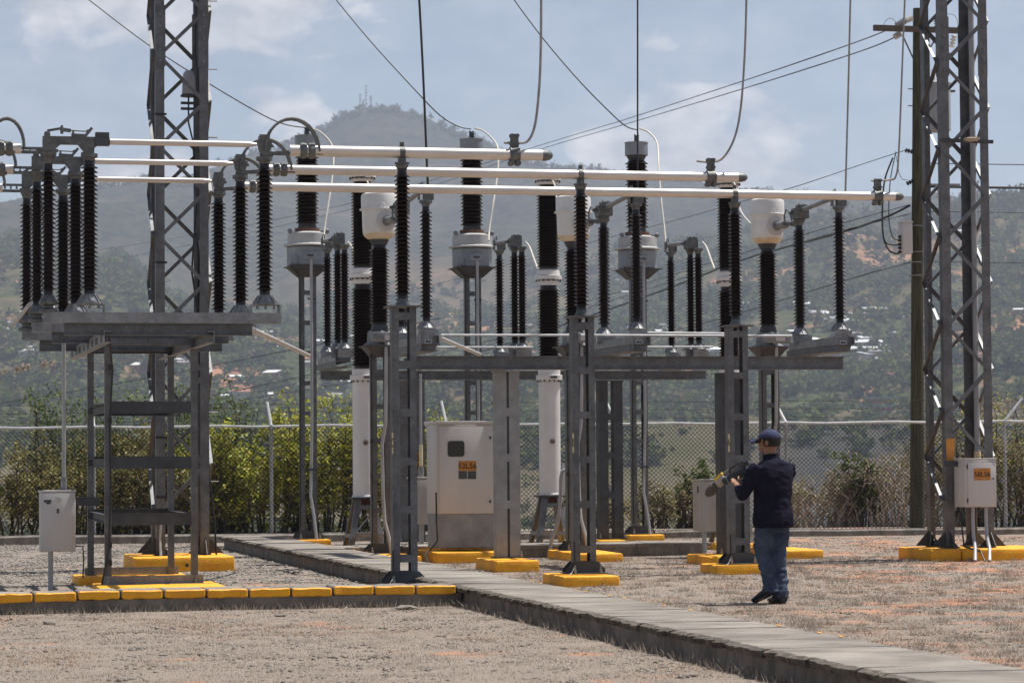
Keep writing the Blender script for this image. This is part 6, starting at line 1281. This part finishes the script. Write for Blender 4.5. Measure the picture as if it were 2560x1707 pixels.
# ------------------------------------------------------------------ dry grass, gravel and stones
def scatter_quads(name, P, hgt, wid, matname, label, cat, seed, tri=True):
    rr = np.random.default_rng(seed); n_ = len(P); th = rr.uniform(0, 6.28, n_); l = rr.normal(0, .45, (n_, 2)); h = hgt * rr.uniform(.5, 1.4, n_) ** 1.3; w = wid * rr.uniform(.7, 1.3, n_)
    A = P.copy(); B_ = P.copy(); A[:, 0] -= np.cos(th) * w; A[:, 1] -= np.sin(th) * w; B_[:, 0] += np.cos(th) * w; B_[:, 1] += np.sin(th) * w
    T_ = P.copy(); T_[:, 0] += l[:, 0] * h; T_[:, 1] += l[:, 1] * h; T_[:, 2] += h
    v = np.stack([A, B_, T_], 1).reshape(-1, 3); me = bpy.data.meshes.new(name); me.vertices.add(len(v)); me.vertices.foreach_set('co', v.ravel()); me.loops.add(3 * n_); me.loops.foreach_set('vertex_index', np.arange(3 * n_, dtype=np.int32)); me.polygons.add(n_); me.polygons.foreach_set('loop_start', np.arange(0, 3 * n_, 3, dtype=np.int32)); me.update(calc_edges=True); me.materials.append(M[matname])
    return tag(link(name, me), label, cat, kind='stuff')
M['grass'] = leafmat('dry_grass_blade', [(0.22, 0.18, 0.15), (0.33, 0.275, 0.225), (0.42, 0.355, 0.29), (0.28, 0.235, 0.20), (0.50, 0.43, 0.34)], .3)
M['grass_or'] = leafmat('orange_dry_grass_blade', [(0.46, 0.26, 0.16), (0.52, 0.32, 0.21), (0.56, 0.40, 0.28)], .35)
rg = np.random.default_rng(77)
def yard_pts(n_, y0, y1, test, clump=True):
    res = []
    while len(res) < n_:
        Y = math.sqrt(rg.uniform(y0 * y0, y1 * y1)); X = rg.uniform(-.21, .21) * Y; a = X * VA[0] + Y * VA[1]; b = X * VB[0] + Y * VB[1]
        if not test(a, b): continue
        if clump and mnoise.noise(Vector((X * 2.2, Y * 2.2, 5))) + .8 * mnoise.noise(Vector((X * 7, Y * 7, 2))) < rg.uniform(-.9, .35): continue
        res.append((X, Y, yard_z(X, Y) - .002))
    return np.array(res)
intr = lambda a, b: TA0 - .02 < a < TA1 + .01 or (a < TA0 and 27.1 < b < 27.75)
front = lambda a, b: (not intr(a, b)) and (b < 27.12 or a > TA1)
scatter_quads('dry_grass', yard_pts(120000, 15.5, 29, front), .015, .0026, 'grass', 'short dry grey brown grass covering the foreground and the right side', 'grass', 1)
scatter_quads('dry_grass', yard_pts(50000, 28, 52, lambda a, b: (not intr(a, b)) and (a > TA1)), .018, .0045, 'grass', 'short dry grass between and behind the yellow footings on the right', 'grass', 2)
orange = lambda a, b: front(a, b) and mnoise.noise(Vector((a * .55, b * .4, 13))) + (.24 if a > 7.5 else -.02) > .22
scatter_quads('orange_dry_grass', yard_pts(42000, 15.5, 44, orange), .014, .005, 'grass_or', 'patches of orange dried grass mostly at the right of the yard', 'grass', 3)
tu = []
while len(tu) < 26000:       # taller loose tufts scattered on the right side
    c_ = yard_pts(1, 16, 40, lambda a, b: front(a, b) and a > TA1 + .1)[0]; k_ = rg.integers(25, 60); q_ = rg.normal(0, .05, (k_, 2)); tu += [(c_[0] + x, c_[1] + y, c_[2]) for x, y in q_]
scatter_quads('dry_grass', np.array(tu), .042, .004, 'grass', 'loose taller tufts of dry grass dotted over the right side of the yard', 'grass', 9)
# tufts along the foot of the trenches
tp = []
for k in range(5200):
    s_ = rg.uniform(13, 27) if k % 2 else None
    a, b = (TA0 - abs(rg.normal(0, .05)) - .0, s_) if k % 2 else (rg.uniform(-1, TA0), b0_ if False else 27.17 - abs(rg.normal(0, .05)))
    w_ = W(a, b); tp.append((w_.x, w_.y, yard_z(w_.x, w_.y)))
scatter_quads('dry_grass', np.array(tp), .06, .004, 'grass', 'taller dry grass wisps along the foot of the concrete trenches', 'grass', 4)
# gravel
def gravel(name, n_, y0, y1, test, size, matname, label, seed):
    P = yard_pts(n_, y0, y1, test, False); rr = np.random.default_rng(seed)
    o8 = np.array([(1, 0, 0), (-1, 0, 0), (0, 1, 0), (0, -1, 0), (0, 0, 1), (0, 0, -1)], float); f8 = np.array([(0, 2, 4), (2, 1, 4), (1, 3, 4), (3, 0, 4), (2, 0, 5), (1, 2, 5), (3, 1, 5), (0, 3, 5)])
    s = size * rr.uniform(.4, 1.3, (n_, 1, 1)) ** 1.5; v = (o8[None] * rr.uniform(.6, 1.3, (n_, 6, 1)) + rr.normal(0, .15, (n_, 6, 3))) * s * np.array([1.2, 1.0, .6]); v += P[:, None, :]
    f = f8[None] + 6 * np.arange(n_)[:, None, None]; me = bpy.data.meshes.new(name); me.vertices.add(6 * n_); me.vertices.foreach_set('co', v.ravel()); fl_ = f.ravel().astype(np.int32); me.loops.add(len(fl_)); me.loops.foreach_set('vertex_index', fl_); me.polygons.add(len(fl_) // 3); me.polygons.foreach_set('loop_start', np.arange(0, len(fl_), 3, dtype=np.int32)); me.update(calc_edges=True); me.materials.append(M[matname]); return tag(link(name, me), label, 'gravel', kind='stuff')
M['stone'] = leafmat('gravel_stone', [(0.04, 0.037, 0.035), (0.17, 0.15, 0.13), (0.27, 0.235, 0.20), (0.14, 0.122, 0.108), (0.33, 0.29, 0.24)], 0)
gravel('gravel', 34000, 27.5, 50, lambda a, b: (not intr(a, b)) and a < TA0 and b > 27.7, .020, 'stone', 'loose grey gravel on the ground behind the yellow faced trench', 5)
gravel('gravel', 52000, 15.5, 50, lambda a, b: not intr(a, b), .0145, 'stone', 'small stones strewn over the dry ground', 6)
for k, (px, py, s, lab) in enumerate(((126, 1560, .05, 'pale stone lying at the foot of the front trench at left'), (700, 1540, .045, 'flat pale stone in the grass in front of the front trench'), (1015, 1523, .08, 'broken slab fragment lying against the front trench near its right end'), (714, 1430, .04, 'pale pebble on the gravel beside the long trench'), (742, 1432, .045, 'larger pale pebble on the gravel beside the long trench'), (1806, 1483, .03, 'small pale stone on the grass left of the man'))):
    bm = bmesh.new(); bmesh.ops.create_icosphere(bm, subdivisions=2, radius=1)
    for v in bm.verts: v.co = Vector((v.co.x * s * 1.3, v.co.y * s, v.co.z * s * (.35 if k in (1, 2) else .6))) * (1 + .35 * mnoise.noise(v.co * 1.7 + Vector((k, 0, 0))))
    p = at(px, py); m = MB().add([(v.co.x + p[0], v.co.y + p[1], v.co.z + s * .25) for v in bm.verts], [[v.index for v in f.verts] for f in bm.faces]); bm.free(); solo('stone', m, 'slab', lab, 'stone', p)
# ------------------------------------------------------------------ the man with the video camera
def capsule_chain(bm, pts, n=14):
    """closed tube of elliptical rings: pts = (x, y, z, rx, ry); rings are horizontal unless a 6th item gives the direction"""
    rings = []
    for i, p in enumerate(pts):
        c = Vector(p[:3]); rx, ry = p[3], p[4]
        a = Vector(pts[max(i - 1, 0)][:3]); b = Vector(pts[min(i + 1, len(pts) - 1)][:3]); d = (b - a).normalized()
        x = Vector((0, 1, 0)) if abs(d.y) < .9 else Vector((1, 0, 0)); x = (x - d * x.dot(d)).normalized(); y = d.cross(x)
        rings.append([bm.verts.new(c + x * rx * math.cos(2 * math.pi * k / n) + y * ry * math.sin(2 * math.pi * k / n)) for k in range(n)])
    for i in range(len(rings) - 1):
        for k in range(n): bm.faces.new((rings[i][k], rings[i][(k + 1) % n], rings[i + 1][(k + 1) % n], rings[i + 1][k]))
    for rg_, s in ((rings[0], 1), (rings[-1], -1)):
        c = bm.verts.new(sum((v.co for v in rg_), Vector()) / n)
        for k in range(n): bm.faces.new((rg_[(k + 1) % n], rg_[k], c) if s > 0 else (rg_[k], rg_[(k + 1) % n], c))
    bmesh.ops.recalc_face_normals(bm, faces=bm.faces[:])
def fused(name, chains, matname, parent, voxel=.012, smooth=8, spheres=(), folds=0):
    bm = bmesh.new()
    for c in chains:
        b2 = bmesh.new(); capsule_chain(b2, c); me = bpy.data.meshes.new('t'); b2.to_mesh(me); bm.from_mesh(me); b2.free(); bpy.data.meshes.remove(me)
    for (c, r) in spheres:
        b2 = bmesh.new(); bmesh.ops.create_icosphere(b2, subdivisions=3, radius=1)
        for v in b2.verts: v.co = Vector((c[0] + v.co.x * r[0], c[1] + v.co.y * r[1], c[2] + v.co.z * r[2]))
        me = bpy.data.meshes.new('t'); b2.to_mesh(me); bm.from_mesh(me); b2.free(); bpy.data.meshes.remove(me)
    me = bpy.data.meshes.new(name); bm.to_mesh(me); bm.free()
    o = bpy.data.objects.new(name, me); COL.objects.link(o)
    r = o.modifiers.new('r', 'REMESH'); r.mode = 'VOXEL'; r.voxel_size = voxel
    s = o.modifiers.new('s', 'SMOOTH'); s.factor = .5; s.iterations = smooth
    bpy.context.view_layer.update(); dg = bpy.context.evaluated_depsgraph_get(); me2 = bpy.data.meshes.new_from_object(o.evaluated_get(dg)); bpy.data.objects.remove(o)
    if folds:
        co = [v.co.copy() for v in me2.vertices]; nn = [v.normal.copy() for v in me2.vertices]
        for v, c, q in zip(me2.vertices, co, nn):
            k_ = abs(mnoise.noise(Vector((c.x * 7 + c.z * 5, c.y * 7 - c.z * 3, c.z * 13)))) + .5 * mnoise.noise(Vector((c.x * 16, c.y * 16, c.z * 22)))
            v.co = c + q * (folds * (k_ - .25))
    me2.materials.clear(); me2.materials.append(M[matname])
    for p_ in me2.polygons: p_.use_smooth = True
    me2.name = name; o = link(name, me2); o.parent = parent; o['_base'] = [0, 0, 0]; return o
M['skin'] = mat('brown_skin', (0.25, 0.115, 0.065), .5, var=.1, scale=20); M['navy'] = mat('navy_shirt_cloth', (0.010, 0.010, 0.022), .95, var=.25, spec=.1, scale=8, bump=.5, bscale=9, detail=3)
M['denim'] = mat('blue_denim', (0.055, 0.078, 0.125), .95, var=.3, scale=6, bump=.6, bscale=14, col2=(0.018, 0.030, 0.060)); M['capcloth'] = mat('blue_cap_cloth', (0.022, 0.028, 0.075), .9, var=.15, scale=15)
M['hair'] = mat('black_hair', (0.010, 0.008, 0.007), .7, var=.3, scale=60, bump=.6, bscale=160); M['shoe'] = mat('black_shoe_leather', (0.012, 0.012, 0.014), .45); M['fur'] = mat('grey_fur_windscreen', (0.12, 0.10, 0.085), .95, var=.5, scale=70, bump=1.0, bscale=120, detail=8)
M['camyellow'] = mat('yellow_mic_band', (0.70, 0.48, 0.03), .6); M['beige'] = mat('beige_mic_fabric', (0.42, 0.37, 0.31), .8); M['camblack'] = mat('camera_body_plastic', (0.020, 0.022, 0.024), .4)
# local frame: +x forward, +y to his left, z up; origin between the feet
mp_ = at(1934, 1508); mw = W(*mp_)
FW = math.atan2(.82, -.57)          # facing away and to the left of the picture
man = link('person', None); man.location = mw; man.scale = (1.12, 1.12, 1.0); man.rotation_euler = (0, 0, FW); man['_base'] = [0, 0, 0]
tag(man, 'man in navy shirt, jeans and blue cap holding a video camera, from behind', 'person')
# trousers
hip = .90
tr = [
 [(0.0, 0, .93, .150, .120), (-.01, 0, .88, .165, .135), (-.015, 0, .80, .172, .145), (-.01, 0, .74, .15, .12)],
 [(-.01, .075, .84, .098, .115), (.02, .075, .70, .096, .104), (0.06, .065, .50, .078, .082), (.0, .06, .33, .070, .076), (-.035, .06, .17, .070, .076), (-.035, .06, .12, .072, .082)],
 [(-.01, -.075, .84, .098, .115), (-.005, -.065, .70, .096, .104), (.0, -.05, .50, .078, .082), (-.03, -.04, .30, .070, .076), (-.06, -.03, .10, .072, .080), (-.055, -.03, .055, .076, .09)]]
fused('trousers', tr, 'denim', man, .011, 5, folds=.022)
# shirt: torso and sleeves
sh = [
 [(-.01, 0, .765, .196, .170), (-.01, 0, .80, .202, .176), (-.005, 0, .87, .202, .176), (.0, 0, .95, .192, .162), (.0, 0, 1.08, .188, .150), (-.015, 0, 1.22, .205, .138), (-.02, 0, 1.33, .215, .125), (-.01, 0, 1.405, .185, .105), (.005, 0, 1.455, .10, .078), (.012, 0, 1.49, .072, .07)],
 [(-.005, .175, 1.385, .075, .072), (.0, .225, 1.33, .074, .066), (.03, .255, 1.22, .064, .060), (.07, .262, 1.12, .058, .056), (.115, .25, 1.085, .056, .05), (.20, .215, 1.13, .048, .045), (.275, .18, 1.185, .040, .038)],
 [(-.005, -.175, 1.385, .075, .072), (.02, -.215, 1.33, .074, .066), (.09, -.215, 1.22, .062, .060), (.16, -.195, 1.13, .056, .055), (.23, -.15, 1.14, .052, .048), (.29, -.10, 1.19, .044, .042), (.32, -.07, 1.24, .038, .036)]]
fused('shirt', sh, 'navy', man, .011, 18, folds=.012)
part('collar', MB().lathe([(.078, 0), (.074, .03), (.068, .045)], (.012, 0, 1.468), 18, axis=(.12, 0, 1)), 'navy', man)
for s in (-1, 1): part('back_pocket', MB().box(-.168, -.160, s * .085 - .055, s * .085 + .055, .80, .92, bev=.003), 'denim', man) if False else None
# body: neck, head, hands as one skin mesh
ha = R(28)   # head turned to his left
def hd(x, y, z): return (.03 + x * math.cos(ha) - y * math.sin(ha), x * math.sin(ha) + y * math.cos(ha), z)
def finger(base, dirs, L, r):
    p = Vector(base); out_ = [(*p, r, r)]
    for d, l in zip(dirs, (.45, .32, .23)): p = p + Vector(d).normalized() * L * l; r *= .88; out_.append((*p, r, r))
    return out_
LH = (.325, .155, 1.215); RH = (.365, -.03, 1.27)
chains = [[(.0, 0, 1.25, .07, .10), (.005, 0, 1.34, .08, .12), (.008, 0, 1.40, .06, .06), (.02, 0, 1.50, .057, .06), (.03, 0, 1.57, .055, .06)],
          [(.255, .187, 1.17, .032, .030), (.30, .17, 1.20, .030, .022), (.35, .15, 1.225, .040, .018), (.375, .14, 1.24, .036, .014)],
          [(.31, -.085, 1.23, .032, .030), (.345, -.05, 1.255, .030, .022), (.385, -.02, 1.275, .040, .018), (.41, -.0, 1.285, .036, .014)]]
chains += [[(-.0, 0, 1.34, .03, .03), (-.005, .15, 1.34, .035, .035), (.03, .25, 1.22, .035, .035), (.115, .25, 1.085, .035, .035), (.20, .215, 1.13, .033, .03), (.27, .185, 1.175, .03, .028)], [(0, 0, 1.34, .03, .03), (-.005, -.15, 1.34, .035, .035), (.09, -.215, 1.22, .035, .035), (.16, -.195, 1.13, .035, .035), (.23, -.15, 1.14, .033, .03), (.32, -.08, 1.235, .03, .028)]]
for (cx, cy, cz, sy) in ((.375, .14, 1.24, -1), (.41, 0, 1.285, 1)):
    for k in range(4): chains.append(finger((cx - .005, cy - .024 + .016 * k, cz + .004 * k), ((1, sy * .3, .25), (.55, sy * .8, .35), (0, sy * 1, .1)), (.07, .08, .078, .062)[k], .0095))
    chains.append(finger((cx - .045, cy + sy * .02, cz + .015), ((.6, sy * .3, .7), (.5, sy * .6, .5), (.4, sy * .8, .1)), .065, .011))
sp = [(hd(-.004, 0, 1.652), (.094, .080, .105)), (hd(.035, 0, 1.60), (.055, .056, .062)), (hd(.068, 0, 1.565), (.03, .034, .026)), (hd(.094, 0, 1.622), (.018, .015, .022)), (hd(.086, 0, 1.587), (.016, .024, .010)), (hd(-.0, .080, 1.63), (.020, .012, .032)), (hd(-.0, -.080, 1.63), (.020, .012, .032)), (hd(.078, 0, 1.665), (.018, .05, .012))]
body = fused('body', chains, 'skin', man, .0075, 3, sp)
for s in (-1, 1):
    p = hd(.080, s * .032, 1.648); bm = bmesh.new(); bmesh.ops.create_icosphere(bm, subdivisions=2, radius=.011); part('eye', MB().add([(v.co.x + p[0], v.co.y + p[1], v.co.z + p[2]) for v in bm.verts], [[v.index for v in f.verts] for f in bm.faces]), 'ink', man); bm.free()
# hair at the nape and sides
v = []; f = []; NU, NV = 20, 8
for i in range(NU + 1):
    th = R(68) + R(224) * i / NU
    for j in range(NV + 1):
        ph = -.62 + 1.25 * j / NV; r = 1.06 + .01 * math.sin(i * 3 + j); v.append(hd(-.004 + .096 * r * math.cos(th) * math.cos(ph), .083 * r * math.sin(th) * math.cos(ph), 1.652 + .107 * math.sin(ph)))
for i in range(NU):
    for j in range(NV): f.append((i * (NV + 1) + j, (i + 1) * (NV + 1) + j, (i + 1) * (NV + 1) + j + 1, i * (NV + 1) + j + 1))
part('hair', MB().add(v, f, 0, True), 'hair', man)
# cap
v = []; f = []; NU, NV = 28, 9
for j in range(NV + 1):
    ph = R(4) + R(86) * j / NV
    for i in range(NU): th = 2 * math.pi * i / NU; v.append(hd(-.004 + .106 * math.cos(th) * math.cos(ph), .094 * math.sin(th) * math.cos(ph), 1.668 + .098 * math.sin(ph) ** .92 + .012 * (math.cos(th) < -.3) * 0))
for j in range(NV):
    for i in range(NU): f.append((j * NU + i, j * NU + (i + 1) % NU, (j + 1) * NU + (i + 1) % NU, (j + 1) * NU + i))
m = MB().add(v, f, 0, True); cap = part('cap', m, 'capcloth', man)
m = MB(); N = 14; v = []
for j, (r0_, dz) in enumerate(((.098, .008), (.135, .004), (.165, -.012), (.185, -.030))):
    for i in range(N + 1):
        th = R(-50) + R(100) * i / N; rr_ = .100 + (r0_ - .098) * math.cos(th) ** .7
        for e in (0,): v.append(hd(rr_ * math.cos(th) * 1.02, rr_ * .92 * math.sin(th), 1.672 + dz - .018 * abs(math.sin(th)) * j * .5))
n_ = len(v); v2 = v + [(a_, b_, c_ - .004) for a_, b_, c_ in v]; f = []
for j in range(3):
    for i in range(N): q_ = (j * (N + 1) + i, j * (N + 1) + i + 1, (j + 1) * (N + 1) + i + 1, (j + 1) * (N + 1) + i); f.append(q_); f.append(tuple(n_ + x for x in reversed(q_)))
for i in range(N): q0 = 3 * (N + 1) + i; f.append((q0, q0 + 1, n_ + q0 + 1, n_ + q0))
o = part('cap_visor', MB().add(v2, f, 0, True), 'capcloth', cap, base=(0, 0, 0))
part('cap_strap', MB().lathe([(.101, 0), (.102, .012)], hd(-.004, 0, 1.664), 24), 'hair', cap, base=(0, 0, 0))
part('cap_button', MB().lathe([(.008, 0), (.007, .005), (.002, .007)], hd(-.004, 0, 1.765), 10), 'capcloth', cap, base=(0, 0, 0))
# shoes: left flat, right with its heel lifted
def shoe(px_, py_, pitch, z0, yaw_):
    ch = [[(-.11, 0, .05, .036, .04), (-.085, 0, .05, .042, .048), (-.02, 0, .045, .043, .045), (.06, 0, .038, .047, .036), (.12, 0, .032, .044, .028), (.155, 0, .028, .03, .022)], [(-.06, 0, .05, .04, .04), (-.06, 0, .115, .043, .05)]]
    o = fused('shoe', ch, 'shoe', man, .009, 4); o.location = (px_, py_, z0); o.rotation_euler = (0, pitch, yaw_)
    me_ = MB(); N = 18; pts_ = [(.155 * math.cos(t_) * (1 if math.cos(t_) > 0 else .78) + .005, (.048 if math.cos(t_) > 0 else .042) * math.sin(t_)) for t_ in [2 * math.pi * k / N for k in range(N)]]
    me_.add([(x, y, .0) for x, y in pts_] + [(x, y, .018) for x, y in pts_], [tuple(range(N - 1, -1, -1)), tuple(range(N, 2 * N))] + [(k, (k + 1) % N, (k + 1) % N + N, k + N) for k in range(N)]); part('sole', me_, 'black', o, base=(0, 0, 0)); return o
shoe(-.03, -.03, 0, .0, R(-10)); shoe(.02, .07, R(26), .065, R(12))
# video camera held in front of the chest
cm = link('video_camera', None); cm['_base'] = [0, 0, 0]; d_cam = 0
hand = Vector((.47, .04, 1.285)); cm.scale = (.92, .92, .92); Rz = Matrix.Rotation(FW, 4, 'Z'); cm.location = mw + (Rz @ hand)
cm.rotation_euler = (0, R(27), R(163)); tag(cm, 'black video camera with furry grey microphone cover held by the man', 'camera')
part('camera_body', MB().box(-.12, .09, -.045, .045, -.03, .075, bev=.012), 'camblack', cm)
part('lens', MB().lathe([(.04, .0), (.042, .05), (.046, .06), (.046, .10), (.036, .11)], (.085, 0, .03), 20, axis=(1, 0, 0)), 'camblack', cm)
part('lens_ring', MB().lathe([(.047, .0), (.047, .012)], (.13, 0, .03), 20, axis=(1, 0, 0)), 'galv_light', cm)
m = MB().path([(-.08, 0, .075), (-.07, 0, .125), (-.02, 0, .135), (.05, 0, .135), (.07, 0, .11), (.075, 0, .075)], .012, 8); part('handle', m, 'camblack', cm)
part('viewfinder', MB().box(-.17, -.10, -.02, .03, .07, .12, bev=.006), 'camblack', cm)
part('microphone_bar', MB().tube((-.02, -.05, .13), (.16, -.05, .12), .013, 10), 'galv_light', cm)
part('hand_strap', MB().box(-.08, .05, .046, .058, -.015, .05, bev=.004), 'black', cm)
part('microphone_band', MB().lathe([(.038, 0), (.047, .03), (.052, .11), (.05, .12)], (.16, -.03, .075), 18, axis=(1, 0, -.28)), 'beige', cm)
part('microphone_trim', MB().bar((.165, -.03, .125), (.275, -.03, .094), .075, .03), 'camyellow', cm)
bm = bmesh.new(); bmesh.ops.create_icosphere(bm, subdivisions=4, radius=1); rr = random.Random(9)
for v in bm.verts: v.co = Vector((v.co.x * .105, v.co.y * .058, v.co.z * .058)) * (1 + rr.uniform(-.05, .09)); v.co = Matrix.Rotation(R(17), 3, 'Y') @ v.co + Vector((.345, -.03, .02))
part('furry_windscreen', MB().add([v.co[:] for v in bm.verts], [[v.index for v in f.verts] for f in bm.faces], 0, True), 'fur', cm); bm.free()
part('audio_cable', MB().path([(.05, -.05, .1), (.08, -.07, .02), (.06, -.08, -.06), (.0, -.06, -.07), (-.03, -.04, -.02)], .004, 6), 'black', cm)
